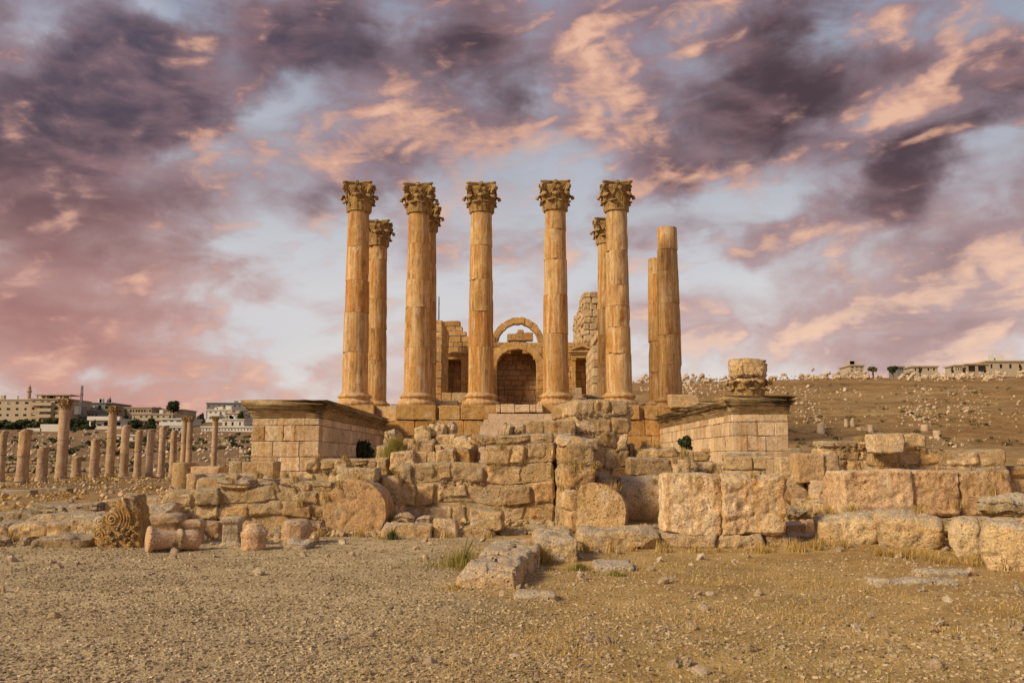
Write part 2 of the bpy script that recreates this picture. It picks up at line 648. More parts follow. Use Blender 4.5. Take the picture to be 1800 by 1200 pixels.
def box(b, x0, x1, y0, y1, z0, z1, tint=(.5, 0, 0)):
    v = [(x, y, z) for z in (z0, z1) for y in (y0, y1) for x in (x0, x1)]
    q = [(0, 2, 3, 1), (4, 5, 7, 6), (0, 1, 5, 4), (2, 6, 7, 3), (0, 4, 6, 2), (1, 3, 7, 5)]
    b.add(v, q, None, tint)


# ------------------------------------------------------------------ materials
def new_mat(name):
    m = bpy.data.materials.new(name)
    m.use_nodes = True
    t = m.node_tree
    for n in list(t.nodes):
        t.nodes.remove(n)
    N = NT(t)
    bs = N.n('ShaderNodeBsdfPrincipled')
    out = N.n('ShaderNodeOutputMaterial')
    N.l(bs.outputs[0], out.inputs[0])
    bs.inputs['Roughness'].default_value = .92
    bs.inputs['Specular IOR Level'].default_value = .15
    return m, N, bs


def stone_mat(name, a, b_, pink, orange, grey=.55, streak=0.0, scale=1.0, bump=.6, bdist=.03, pits=.5, contrast=1.0):
    """weathered limestone: patches, stains, pits and a pale lichen skin on upward faces"""
    m, N, bs = new_mat(name)
    tcn = N.n('ShaderNodeTexCoord')
    oi = N.n('ShaderNodeObjectInfo')
    vec = N.vm('ADD', tcn.outputs['Object'], N.vm('MULTIPLY', oi.outputs['Random'], (31.0, 17.0, 23.0)))
    at = N.n('ShaderNodeAttribute', attribute_name='tint')
    sp = N.n('ShaderNodeSeparateColor')
    N.l(at.outputs['Color'], sp.inputs[0])
    big = N.noise(vec, .9 * scale, 4, .6, .3)
    mpm = N.n('ShaderNodeMapping')
    N.l(vec, mpm.inputs[0])
    mpm.inputs['Scale'].default_value = (1, 1, .30 if streak > .7 else 1)
    med = N.noise(mpm.outputs[0], 4.5 * scale, 6, .62, .4)
    fin = N.noise(vec, 30 * scale, 5, .7)
    mps = N.n('ShaderNodeMapping')
    N.l(vec, mps.inputs[0])
    mps.inputs['Scale'].default_value = (6.0, 6.0, .28)
    stn = N.noise(mps.outputs[0], 1.0, 5, .6, .5)
    c = N.mix(N.ss(big, .36, .64), a, b_)
    c = N.mix(N.m('MULTIPLY', sp.outputs[1], .8), c, pink)
    orf = N.m('ADD', N.m('MULTIPLY', sp.outputs[2], .8), N.m('MULTIPLY', N.ss(stn, .50, .66), streak))
    c = N.mix(orf, c, orange)
    dkf = N.ss(med, .47, .70)
    c = N.mix(N.m('MULTIPLY', dkf, .55 * contrast), c, tuple(x * .40 for x in b_))
    if streak > 0:
        c = N.mix(N.m('MULTIPLY', N.ss(stn, .48, .34), streak * .75), c, tuple(x * 1.2 for x in pink))
    # lichen and dust on what faces up
    geo = N.n('ShaderNodeNewGeometry')
    sn = N.n('ShaderNodeSeparateXYZ')
    N.l(geo.outputs['Normal'], sn.inputs[0])
    up = N.m('MULTIPLY', N.ss(sn.outputs[2], .35, .85), N.ss(N.m('ADD', med, N.m('MULTIPLY', big, .3)), .40, .72))
    c = N.mix(N.m('MULTIPLY', up, grey), c, (.46, .38, .28))
    lic = N.noise(mpm.outputs[0], 2.3 * scale, 7, .7, .8)
    c = N.mix(N.m('MULTIPLY', N.ss(lic, .56, .68), .6 * contrast), c, (.56, .48, .36))
    c = N.mix(N.m('MULTIPLY', N.ss(lic, .42, .32), .50 * contrast), c, (.13, .085, .045))
    # tone per stone, grain, pits and fine cracks
    tone = N.m('MULTIPLY_ADD', sp.outputs[0], 1.3, .38)
    tone = N.m('MULTIPLY', tone, N.m('MULTIPLY_ADD', N.m('SUBTRACT', fin, .5), 2.6 * contrast, 1.0))
    vor = N.voro(vec, 14 * scale)
    pit = N.m('MULTIPLY', N.ss(vor, .30, .06), N.ss(N.noise(vec, 3.0 * scale, 3), .40, .58))
    vor2 = N.voro(vec, 42 * scale)
    pit2 = N.m('MULTIPLY', N.ss(vor2, .34, .08), N.ss(N.noise(vec, 5.0 * scale, 3), .42, .60))
    rdg = N.n('ShaderNodeTexNoise')
    rdg.noise_type = 'RIDGED_MULTIFRACTAL'
    N.l(vec, rdg.inputs['Vector'])
    rdg.inputs['Scale'].default_value = 4.0 * scale
    rdg.inputs['Detail'].default_value = 5
    rdg.inputs['Roughness'].default_value = .55
    ridge_ = N.ss(rdg.outputs[0], .2, 2.2)
    pall = N.m('MAXIMUM', pit, N.m('MULTIPLY', pit2, .8))
    tone = N.m('MULTIPLY', tone, N.m('SUBTRACT', 1.0, N.m('MULTIPLY', pall, pits)))
    tone = N.m('MAXIMUM', tone, .16)
    tv = N.n('ShaderNodeCombineXYZ')
    for i in range(3):
        N.l(tone, tv.inputs[i])
    c = N.mix(1.0, c, tv.outputs[0], 'MULTIPLY')
    N.l(c, bs.inputs['Base Color'])
    h = N.m('ADD', N.m('MULTIPLY', med, .8), N.m('MULTIPLY', fin, .55))
    h = N.m('SUBTRACT', h, N.m('MULTIPLY', pall, .5))
    h = N.m('ADD', h, N.m('MULTIPLY', ridge_, .55))
    bm = N.n('ShaderNodeBump')
    bm.inputs['Strength'].default_value = bump
    bm.inputs['Distance'].default_value = bdist
    N.l(h, bm.inputs['Height'])
    N.l(bm.outputs[0], bs.inputs['Normal'])
    return m


M = {}
M['stone'] = stone_mat('rough_limestone', (.64, .46, .25), (.54, .36, .17), (.62, .42, .26), (.52, .27, .08), .8, bump=1.0, bdist=.06)
M['gold'] = stone_mat('golden_ashlar', (.60, .375, .15), (.51, .295, .10), (.54, .36, .18), (.50, .215, .04), .6, streak=.35, bump=.9, bdist=.05)
M['column'] = stone_mat('golden_column_stone', (.58, .35, .135), (.47, .255, .08), (.61, .44, .25), (.46, .19, .04), .5, streak=.88, bump=.6, bdist=.04, contrast=1.05)
M['pale'] = stone_mat('pale_dressed_stone', (.70, .53, .32), (.62, .43, .225), (.68, .50, .34), (.48, .23, .065), .5, streak=.55, bump=.9, bdist=.045)
M['pink'] = stone_mat('pink_limestone', (.60, .41, .225), (.52, .325, .155), (.58, .36, .215), (.50, .28, .10), .6, bump=.9, bdist=.04)
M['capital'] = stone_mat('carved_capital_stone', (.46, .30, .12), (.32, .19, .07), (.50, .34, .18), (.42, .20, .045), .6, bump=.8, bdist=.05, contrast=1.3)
M['cornice'] = stone_mat('weathered_cornice_stone', (.50, .35, .18), (.36, .24, .11), (.54, .38, .2), (.42, .22, .07), .8, bump=.8, bdist=.05)
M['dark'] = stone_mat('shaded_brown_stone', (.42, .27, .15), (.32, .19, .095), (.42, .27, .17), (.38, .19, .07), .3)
M['stair'] = stone_mat('pink_new_stair_stone', (.60, .44, .29), (.54, .38, .24), (.62, .46, .33), (.52, .35, .2), .2, contrast=.5)
M['grey'] = stone_mat('grey_weathered_stone', (.44, .34, .21), (.34, .25, .145), (.46, .34, .23), (.38, .24, .11), .8, bump=1.0, bdist=.05)
M['town'] = stone_mat('sandy_town_column', (.50, .35, .21), (.42, .27, .145), (.52, .36, .24), (.45, .25, .09), .4, streak=.4, bump=.8)
M['rock'] = stone_mat('hill_rubble_stone', (.60, .475, .33), (.48, .35, .22), (.54, .40, .28), (.44, .29, .15), .4)


def flat_mat(name, c, var=.25, scale=3.0, rough=.9):
    m, N, bs = new_mat(name)
    tcn = N.n('ShaderNodeTexCoord')
    n_ = N.noise(tcn.outputs['Object'], scale, 5, .6)
    N.l(N.mix(n_, tuple(x * (1 - var) for x in c), tuple(x * (1 + var) for x in c)), bs.inputs['Base Color'])
    bs.inputs['Roughness'].default_value = rough
    return m


def leaf_mat(name, c1, c2):
    m, N, bs = new_mat(name)
    at = N.n('ShaderNodeAttribute', attribute_name='tint')
    sp = N.n('ShaderNodeSeparateColor')
    N.l(at.outputs['Color'], sp.inputs[0])
    N.l(N.mix(sp.outputs[0], c1, c2), bs.inputs['Base Color'])
    bs.inputs['Roughness'].default_value = .7
    return m


M['leaf'] = leaf_mat('dark_foliage', (.012, .02, .008), (.06, .075, .025))
M['leaf2'] = leaf_mat('olive_foliage', (.05, .055, .02), (.14, .13, .05))
M['straw'] = leaf_mat('dry_straw', (.30, .18, .05), (.72, .50, .18))
M['greengrass'] = leaf_mat('yellow_green_grass', (.14, .12, .03), (.42, .34, .08))
M['gravel'] = leaf_mat('gravel_stone', (.17, .12, .06), (.68, .53, .33))
M['bark'] = flat_mat('bark', (.07, .05, .035))

# ------------------------------------------------------------------ terrain
def sstep(x, a, b):
    t = np.clip((x - a) / (b - a), 0, 1)
    return t * t * (3 - 2 * t)


def ground_z(x, y):
    x = np.asarray(x, float)
    y = np.asarray(y, float)
    x, y = np.broadcast_arrays(x, y)
    sh = x.shape
    x = x.ravel()
    y = y.ravel()
    yy = np.maximum(y, 1.0)
    rt = x / yy
    p = np.stack([x, y, np.zeros_like(x)], -1)
    z = .035 * fbm(p * .35, 3, 3) * sstep(y, 2, 10)
    # a low mound of soil under the ruined walls
    z += .42 * sstep(y, 20.2, 24.5) * sstep(x, -5.5, -3) * (1 - sstep(y, 45, 60))
    z += .10 * sstep(y, 15.5, 17.5) * sstep(x, 4.5, 6) * (1 - sstep(y, 20, 23)) * (1 - sstep(x, 9, 11))
    # the stony slope on the right
    s = sstep(rt, .02, .12)
    base = np.interp(yy, [0, 30, 45, 60, 100, 140, 180, 220, 300, 2000], [0, 0, .9, 2.7, 7.9, 13.2, 18.0, 19.5, 17, -40])
    ridge = np.interp(rt, [.1, .14, .3, .57, .9], [.93, .95, .985, 1.02, 1.1])
    z += s * base * np.where(yy > 60, ridge, 1) 
    z += s * sstep(yy, 45, 80) * .9 * fbm(p * .045 + 3, 9, 4)
    z += s * sstep(yy, 45, 70) * .38 * fbm(p * np.array([.05, .28, 1]) + 13, 49, 4)
    # the terrace, valley side and town hill on the left
    q = sstep(-rt, -.02, .06)
    lb = np.interp(yy, [0, 60, 100, 118, 124, 150, 200, 250, 330, 420, 600, 2000], [0, 0, -.15, .1, 1.8, 3.3, 5.6, 9.4, 15.5, 18.5, 14, -40])
    z += q * lb * (1 - .25 * sstep(-rt, -.1, .28) * 0)
    z += q * sstep(yy, 100, 150) * 1.0 * fbm(p * .03 + 8, 19, 4)
    z += .25 * fbm(p * .12 + 5, 29, 3) * sstep(yy, 24, 60)
    return z.reshape(sh)


def gz(x, y):
    return float(ground_z(np.array([x]), np.array([y]))[0])


def hit(px, py, y0=6, y1=500):
    """where the line of sight of a photo pixel meets the ground"""
    d = ray(px, py)
    ys = np.geomspace(y0, y1, 700)
    t = ys / d[1]
    x = d[0] * t
    z = CAMZ + d[2] * t
    g = ground_z(x, ys)
    k = np.argmax(z < g)
    if not (z < g).any():
        return None
    return np.array([x[k], ys[k], g[k]])


ys = np.concatenate([np.linspace(-12, 4, 12), np.linspace(4.3, 26, 260), np.geomspace(26.3, 1500, 230)])
us = np.linspace(-1, 1, 361)
YY, UU = np.meshgrid(ys, us, indexing='ij')
half = 18 + np.maximum(YY, 0) * .95
XX = UU * half
ZZ = ground_z(XX, YY)
# fine relief near the camera
pp = np.stack([XX.ravel(), YY.ravel(), np.zeros(XX.size)], -1)
ZZ = ZZ + (.018 * fbm(pp * 3.0, 41, 3)).reshape(ZZ.shape) * (YY < 40)
gb = MB()
ny_, nx_ = YY.shape
ii = np.arange(ny_ * nx_).reshape(ny_, nx_)
qd = np.stack([ii[:-1, :-1], ii[:-1, 1:], ii[1:, 1:], ii[1:, :-1]], -1).reshape(-1, 4)
gb.add(np.stack([XX, YY, ZZ], -1).reshape(-1, 3), qd)
gm, N, bs = new_mat('dry_ground')
geo = N.n('ShaderNodeNewGeometry')
pos = geo.outputs['Position']
spx = N.n('ShaderNodeSeparateXYZ')
N.l(pos, spx.inputs[0])
nb = N.noise(pos, .22, 5, .6, .4)
nm = N.noise(pos, 1.6, 6, .62, .3)
nf = N.noise(pos, 14, 5, .7)
nff = N.noise(pos, 60, 3, .7)
xm = N.m('ADD', spx.outputs[0], N.m('MULTIPLY', N.m('SUBTRACT', nb, .5), 4.5))
grav = N.ss(xm, .3, -1.6)
grav = N.m('MULTIPLY', grav, N.ss(spx.outputs[1], 24, 19))
earth = N.mix(N.ss(nm, .35, .65), (.36, .225, .075), (.48, .32, .125))
earth = N.mix(N.m('MULTIPLY', N.ss(nb, .48, .62), .5), earth, (.34, .185, .05))
gravc = N.mix(N.ss(nm, .35, .68), (.50, .385, .225), (.38, .28, .14))
c = N.mix(grav, earth, gravc)
# stones in the soil, shrinking from near to far scale
v1 = N.voro(pos, 34)
v1c = N.n('ShaderNodeTexVoronoi')
N.l(pos, v1c.inputs['Vector'])
v1c.inputs['Scale'].default_value = 34
sc = N.n('ShaderNodeSeparateColor')
N.l(v1c.outputs['Color'], sc.inputs[0])
stones = N.m('MULTIPLY', N.ss(v1, .42, .22), N.ss(sc.outputs[0], .45, .62))
pebc = N.mix(sc.outputs[1], (.32, .23, .13), (.70, .56, .38))
near = N.ss(spx.outputs[1], 30, 18)
c = N.mix(N.m('MULTIPLY', N.m('MULTIPLY', stones, near), N.m('MULTIPLY_ADD', grav, .5, .35)), c, pebc)
# distant slopes
far = N.ss(spx.outputs[1], 24, 50)
hn = N.noise(pos, .06, 7, .65, .6)
hm = N.noise(pos, .9, 6, .7)
hill = N.mix(N.ss(hn, .38, .62), (.30, .165, .055), (.40, .25, .105))
hill = N.mix(N.m('MULTIPLY', N.ss(hm, .5, .72), .55), hill, (.16, .095, .04))
hill = N.mix(N.m('MULTIPLY', N.ss(N.voro(pos, 1.1), .22, .10), .6), hill, (.46, .36, .25))
mpb = N.n('ShaderNodeMapping')
N.l(pos, mpb.inputs[0])
mpb.inputs['Rotation'].default_value = (0, 0, .12)
mpb.inputs['Scale'].default_value = (.035, .55, .55)
band = N.noise(mpb.outputs[0], 1.0, 7, .66, .8)
hill = N.mix(N.m('MULTIPLY', N.ss(band, .50, .66), .55), hill, (.17, .10, .04))
hill = N.mix(N.m('MULTIPLY', N.ss(band, .46, .34), .45), hill, (.48, .33, .17))
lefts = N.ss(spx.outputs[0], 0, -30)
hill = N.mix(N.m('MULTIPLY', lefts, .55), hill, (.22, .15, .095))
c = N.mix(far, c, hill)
tn = N.m('MULTIPLY_ADD', N.m('SUBTRACT', nf, .5), 1.1, 1.0)
tn = N.m('MULTIPLY', tn, N.m('MULTIPLY_ADD', N.m('SUBTRACT', N.noise(pos, .55, 6, .65, .5), .5), 1.3, 1.0))
tn = N.m('MULTIPLY', tn, N.m('MULTIPLY_ADD', N.m('SUBTRACT', nff, .5), .8, 1.0))
cv = N.n('ShaderNodeCombineXYZ')
for i in range(3):
    N.l(tn, cv.inputs[i])
N.l(N.mix(1.0, c, cv.outputs[0], 'MULTIPLY'), bs.inputs['Base Color'])
h = N.m('ADD', N.m('MULTIPLY', nf, .6), N.m('MULTIPLY', N.m('SUBTRACT', .5, v1), .5))
h = N.m('ADD', h, N.m('MULTIPLY', nff, .3))
bm = N.n('ShaderNodeBump')
bm.inputs['Strength'].default_value = .8
bm.inputs['Distance'].default_value = .03
N.l(h, bm.inputs['Height'])
h2 = N.m('ADD', hm, N.m('MULTIPLY', hn, 2.0))
bm2 = N.n('ShaderNodeBump')
N.set(bm2.inputs['Strength'], N.m('MULTIPLY', far, .9))
bm2.inputs['Distance'].default_value = .6
N.l(h2, bm2.inputs['Height'])
N.l(bm.outputs[0], bm2.inputs['Normal'])
N.l(bm2.outputs[0], bs.inputs['Normal'])
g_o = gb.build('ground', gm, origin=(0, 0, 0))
tag(g_o, 'stony brown ground rising into a bare hillside', None, None, 'structure')

# distant hills behind the town, the blue of haze put into their colour
db = MB()
a_ = np.linspace(-.75, .75, 160)
rs = []
for (rr, base) in ((2600, -60), (2750, None), (3400, -60)):
    x_ = np.sin(a_) * rr
    y_ = np.cos(a_) * rr
    if base is None:
        pz = np.stack([a_ * 9, a_ * 0, a_ * 0], -1)
        z_ = 85 + 30 * fbm(pz, 3, 4) + 85 * np.exp(-((a_ + .14) / .07) ** 2)
    else:
        z_ = np.full_like(a_, base)
    rs.append(np.stack([x_, y_, z_], -1))
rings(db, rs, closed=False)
dh = db.build('far_hills', flat_mat('far_hill_haze_blue', (.30, .30, .32), .15, .01), origin=(0, 0, 0))
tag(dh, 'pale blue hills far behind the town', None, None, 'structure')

# ------------------------------------------------------------------ masonry
def frame_at(x, y, ang):
    return (rotm(0, 0, ang), np.array([x, y, 0.0]))


def masonry(b, x, y, ang, L, depth, top, z0=-.1, ch=(.3, .42), bw=(.35, .9), sty='rough', res=.07, gap=.022, rows=1, jit=.03,
            tintf=rtint, core=True, chinks=0, skip=None, wave=.0, coretint=(.42, 0, .1), inset=.06):
    """courses of stones along a direction; top is a height or a function of the distance along the wall"""
    topf = top if callable(top) else (lambda u: top)
    fr = frame_at(x, y, ang)
    tmp = MB()
    zmax = max(topf(u) for u in np.linspace(0, L, 40))
    z = z0
    while z < zmax - .12:
        h = rng.uniform(*ch)
        if z + h > zmax:
            h = max(zmax - z, ch[0] * .6)
        # runs of this course
        u = -rng.uniform(0, bw[0] * .3) if sty not in ('ashlar', 'worn') else 0
        u = max(u, 0)
        run0 = None
        while u < L - .02:
            w = rng.uniform(*bw)
            if u + w > L - bw[0] * .5:
                w = L - u
            um = u + w / 2
            ok = z + h * .55 <= topf(um) and not (skip and skip(um, z + h / 2))
            hv = rng.uniform(-.05, .02) * (sty in ('rough', 'rubble'))
            if ok:
                d_each = depth / rows
                for rr in range(rows):
                    f = rng.uniform(-jit, jit)
                    stone(tmp, (um, d_each * (rr + .5) + f * (1 if rr == 0 else .3), z + h / 2 + hv / 2), (w - gap, d_each - gap + .0, h - gap + hv),
                          (rng.uniform(-1, 1) * jit * .5, rng.uniform(-1, 1) * jit * .4, rng.uniform(-1, 1) * jit), 'rubble' if sty == 'rough' and rng.random() < .3 else sty, res, tintf())
                if run0 is None:
                    run0 = u
            if (not ok or u + w >= L - .03) and run0 is not None:
                u1 = u + w if ok else u
                if core and u1 - run0 > .3:
                    stone(tmp, ((run0 + u1) / 2, depth / 2, z + h / 2), (u1 - run0 - inset * 1.4, max(.05, depth - 2 * inset), h + .02), (0, 0, 0), 'worn', res * 1.6, coretint)
                run0 = None
            u += w
        if chinks:
            for _ in range(int(L * chinks * .8)):
                uu = rng.uniform(.05, L - .05)
                if vnoise(np.array([[uu * 1.3, z * 2, 5.]]), 3)[0] < .0:
                    continue
                if z + .1 < topf(uu) and not (skip and skip(uu, z)):
                    s_ = rng.uniform(.05, .13)
                    stone(tmp, (uu, rng.uniform(.03, .08), z + rng.uniform(-.07, .07)), (s_ * 1.4, s_, s_ * .8), (rng.random(), rng.random(), rng.random()), 'boulder', .06, rtint(.55))
        z += h
    v = tmp.verts()
    if wave:
        v = v.copy()
        v[:, 2] += wave * vnoise(v * np.array([.9, .3, 1.1]) + 7.7, 31) * np.clip((v[:, 2] - z0) * 3, 0, 1)
    v = v @ fr[0].T + fr[1]
    b.add(v, np.concatenate(tmp.Q), None, np.concatenate(tmp.C))


def prof(pts, Y, x0):
    """a top profile from photo pixels: list of (px, py) -> function of distance along an x-aligned wall at depth Y"""
    xs = [PX(a, Y) - x0 for a, _ in pts]
    zs = [PZ(b_, Y) for _, b_ in pts]
    return lambda u: float(np.interp(u, xs, zs))


def wall_px(name, label, cat, x0, x1, ytop, Y, depth, mat='stone', yb=None, group=None, ang=0.0, **kw):
    """a masonry wall whose front face spans the photo columns x0..x1 at depth Y"""
    a, c_ = PX(x0, Y), PX(x1, Y)
    top = prof(ytop, Y, a) if isinstance(ytop, list) else PZ(ytop, Y)
    z0 = PZ(yb, Y) if yb else gz((a + c_) / 2, Y) - .1
    b = MB()
    masonry(b, a, Y, ang, (c_ - a) / math.cos(ang), depth, top, z0=z0, **kw)
    o = b.build(name, M[mat])
    return tag(o, label, cat, group)


def block_px(name, label, cat, x0, x1, y0, y1, Y, depth, sty='rough', mat='stone', rz=0, rx=0, ry=0, res=.05, tint=None, group=None, k=1.0, cyl=None, shape=None, ground=False, seed=None, **kw):
    """a single block whose front face spans the photo rectangle x0..x1, y0..y1 at depth Y"""
    a, c_ = PX(x0, Y), PX(x1, Y)
    zt, zb = P((x0 + x1) / 2, y0, Y)[2], P((x0 + x1) / 2, y1, Y)[2]
    if ground:
        zb = gz((a + c_) / 2, Y + depth / 2) - .04
    b = MB()
    stone(b, ((a + c_) / 2, Y + depth / 2, (zt + zb) / 2), (c_ - a, depth, zt - zb), (rx, ry, rz), sty, res, tint or rtint(), k=k, cyl=cyl, shape=shape, seed=seed, **kw)
    o = b.build(name, M[mat])
    return tag(o, label, cat, group)



# ================================================================== THE TEMPLE
FLOOR = PZ(713, 52)              # podium floor level
ROWY = {1: 52.8, 2: 56.9, 3: 60.6}


def acanthus(H, rb, W, lean, n_l=5, seed=1):
    """one curling leaf: a ribbed, lobed sheet with thickness, facing +x"""
    nu, nt = 11, 16
    b = MB()
    t = np.linspace(0, 1, nt)
    zc = H * np.where(t < .72, t / .72 * .93, .93 + .07 * np.sin((t - .72) / .28 * math.pi) - .16 * ((t - .72) / .28) ** 2)
    rc = rb + .03 + lean * np.where(t < .72, (t / .72) ** 2 * .45, .45 + .75 * np.sin((t - .72) / .28 * math.pi * .5))
    w = W * (.62 + .55 * np.sin(t * math.pi * .9 + .25)) * (1 - .55 * np.clip((t - .8) / .2, 0, 1))
    w = w * (1 + .20 * np.abs(np.sin(t * math.pi * n_l)))
    fr, bk = [], []
    for i in range(nt):
        u = np.linspace(-1, 1, nu)
        ang = u * w[i] / (rb + .15)
        rib = .045 * (1 - np.abs(u)) ** 2 * H * 1.2 + .028 * np.cos(u * math.pi * 4) * H - .05 * np.abs(u) ** 2 * H
        r_ = rc[i] + rib
        fr.append(np.stack([r_ * np.cos(ang), r_ * np.sin(ang), zc[i] - .05 * H * np.abs(u) * np.abs(np.sin(t[i] * math.pi * n_l))], -1))
        bk.append(np.stack([(r_ - .07) * np.cos(ang), (r_ - .07) * np.sin(ang), zc[i] - .03 - 0 * u], -1))
    f, k = np.concatenate(fr), np.concatenate(bk)
    v = np.concatenate([f, k])
    o = len(f)
    q = []
    for i in range(nt - 1):
        for j in range(nu - 1):
            a_, b_, c_, d_ = i * nu + j, i * nu + j + 1, (i + 1) * nu + j + 1, (i + 1) * nu + j
            q += [(a_, b_, c_, d_), (o + d_, o + c_, o + b_, o + a_)]
    for i in range(nt - 1):
        q += [(i * nu, (i + 1) * nu, o + (i + 1) * nu, o + i * nu), (i * nu + nu - 1, o + i * nu + nu - 1, o + (i + 1) * nu + nu - 1, (i + 1) * nu + nu - 1)]
    for j in range(nu - 1):
        q += [((nt - 1) * nu + j, (nt - 1) * nu + j + 1, o + (nt - 1) * nu + j + 1, o + (nt - 1) * nu + j)]
    v = v + .02 * np.stack([vnoise(v * 6 + seed + 9 * a) for a in range(3)], -1)
    b.add(v, q, None, (.56, 0, .1))
    return b


CAPH = 1.75
_leaf1 = acanthus(.62, .66, .27, .24, 5, 1).mesh('acanthus_leaf')
_leaf2 = acanthus(1.08, .66, .26, .36, 6, 2).mesh('acanthus_leaf')
for me_ in (_leaf1, _leaf2):
    me_.materials.append(M['capital'])


def volute_mesh(corner=True):
    b = MB()
    if corner:
        for s_ in (-1, 1):
            pts, rad = [], []
            for t in np.linspace(0, 1, 12):        # stalk rising from the bell
                pts.append((.70 + .30 * t ** 1.6, s_ * (.30 * (1 - t) ** 1.3 + .045), .85 + .66 * t ** .8))
                rad.append(.035 + .02 * t)
            cx_, cz_ = 1.02, 1.40
            for t in np.linspace(0, 1, 26):
                a = math.pi * .55 - t * math.pi * 3.2
                r_ = .155 * (1 - t) + .02
                pts.append((cx_ + r_ * math.cos(a) + .05, s_ * .045, cz_ + r_ * math.sin(a)))
                rad.append(.055 * (1 - .5 * t))
            tube(b, pts, rad, 7, (.6, 0, .1))
        stone(b, (.92, 0, 1.30), (.26, .14, .40), (0, .5, 0), 'worn', .07, (.5, 0, .1))
    else:                                          # small inner scrolls and the fleuron
        for s_ in (-1, 1):
            pts, rad = [], []
            for t in np.linspace(0, 1, 10):
                pts.append((.74 + .10 * t, s_ * (.34 - .20 * t), .85 + .45 * t))
                rad.append(.03)
            for t in np.linspace(0, 1, 18):
                a = math.pi * (0.5) + t * math.pi * 2.6
                r_ = .10 * (1 - t) + .015
                pts.append((.88, s_ * (.14 + r_ * math.cos(a) * -1), 1.33 + r_ * math.sin(a) * .9))
                rad.append(.035 * (1 - .4 * t))
            tube(b, pts, rad, 6, (.6, 0, .1))
        stone(b, (.86, 0, 1.64), (.20, .30, .24), (0, 0, 0), 'boulder', .06, (.5, 0, 0))
    me = b.mesh('volute')
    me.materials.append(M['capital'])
    return me


_vol = volute_mesh(True)
_hel = volute_mesh(False)


def abacus_mesh():
    b = MB()
    outl = []
    for s_ in range(4):
        a0 = math.pi / 4 + s_ * math.pi / 2
        a1 = a0 + math.pi / 2
        p0 = np.array([math.cos(a0), math.sin(a0)]) * 1.30
        p1 = np.array([math.cos(a1), math.sin(a1)]) * 1.30
        tv = (p1 - p0) / np.linalg.norm(p1 - p0)
        nv = np.array([(p0 + p1)[0], (p0 + p1)[1]])
        nv /= np.linalg.norm(nv)
        p0 = p0 + tv * .10
        p1 = p1 - tv * .10
        for t in np.linspace(0, 1, 14):
            outl.append(p0 + (p1 - p0) * t - nv * .20 * math.sin(t * math.pi))
    outl = np.array(outl)
    rs = []
    for (k_, z) in ((.86, 1.50), (.90, 1.56), (.94, 1.61), (.94, 1.645), (1.0, 1.66), (1.0, 1.75), (.985, 1.765)):
        r3 = np.concatenate([outl * k_, np.full((len(outl), 1), z)], 1)
        r3 = r3 + .022 * np.stack([vnoise(r3 * 5 + 4 * a) for a in range(3)], -1)
        r3[:, :2] *= (1 - .05 * np.maximum(0, vnoise(r3 * 2.2 + 60)))[:, None]
        rs.append(r3)
    rings(b, rs, True, True, True, (.5, 0, 0))
    me = b.mesh('abacus')
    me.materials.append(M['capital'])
    return me


_aba = abacus_mesh()


def bell_mesh():
    b = MB()
    pr = [(.64, -.02), (.70, 0), (.71, .05), (.66, .08)]
    for t in np.linspace(0, 1, 16):
        pr.append((.63 + .05 * t + .22 * t ** 3, .08 + t * 1.42))
    lathe(b, pr, n=48, rough=.03, tint=(.42, 0, .1))
    me = b.mesh('capital')
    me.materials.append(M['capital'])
    return me


_bell = bell_mesh()


def add_obj(name, me, parent, loc=(0, 0, 0), rz=0, scale=1):
    o = bpy.data.objects.new(name, me)
    col.objects.link(o)
    o.parent = parent
    o.location = loc
    o.rotation_euler = (0, 0, rz)
    if scale != 1:
        o.scale = (scale,) * 3
    return o


def put_capital(parent, z, rz=0., drop=(), scale=1.0, seed=0):
    """Corinthian capital: bell > two rings of leaves, corner and inner volutes, abacus; drop = missing pieces"""
    cp = add_obj('capital', _bell, parent, (0, 0, z), rz, scale)
    R_ = random.Random(seed)
    for k_ in range(8):
        if R_.random() < .12:
            continue
        lf = add_obj('acanthus_leaf', _leaf1, cp, (0, 0, .03), k_ * math.pi / 4 + math.pi / 8)
        lf.scale = (1, 1, R_.uniform(.93, 1.04))
        lf = add_obj('acanthus_leaf', _leaf2, cp, (0, 0, .0), k_ * math.pi / 4)
        lf.scale = (1, 1, R_.uniform(.92, 1.03))
    for k_ in range(4):
        if k_ not in drop and R_.random() > .15:
            add_obj('volute', _vol, cp, (0, 0, R_.uniform(-.03, .02)), math.pi / 4 + k_ * math.pi / 2)
        add_obj('volute', _hel, cp, (0, 0, 0), k_ * math.pi / 2)
    add_obj('abacus', _aba, cp, (0, 0, 0), R_.choice((0, math.pi / 2, math.pi)))
    return cp


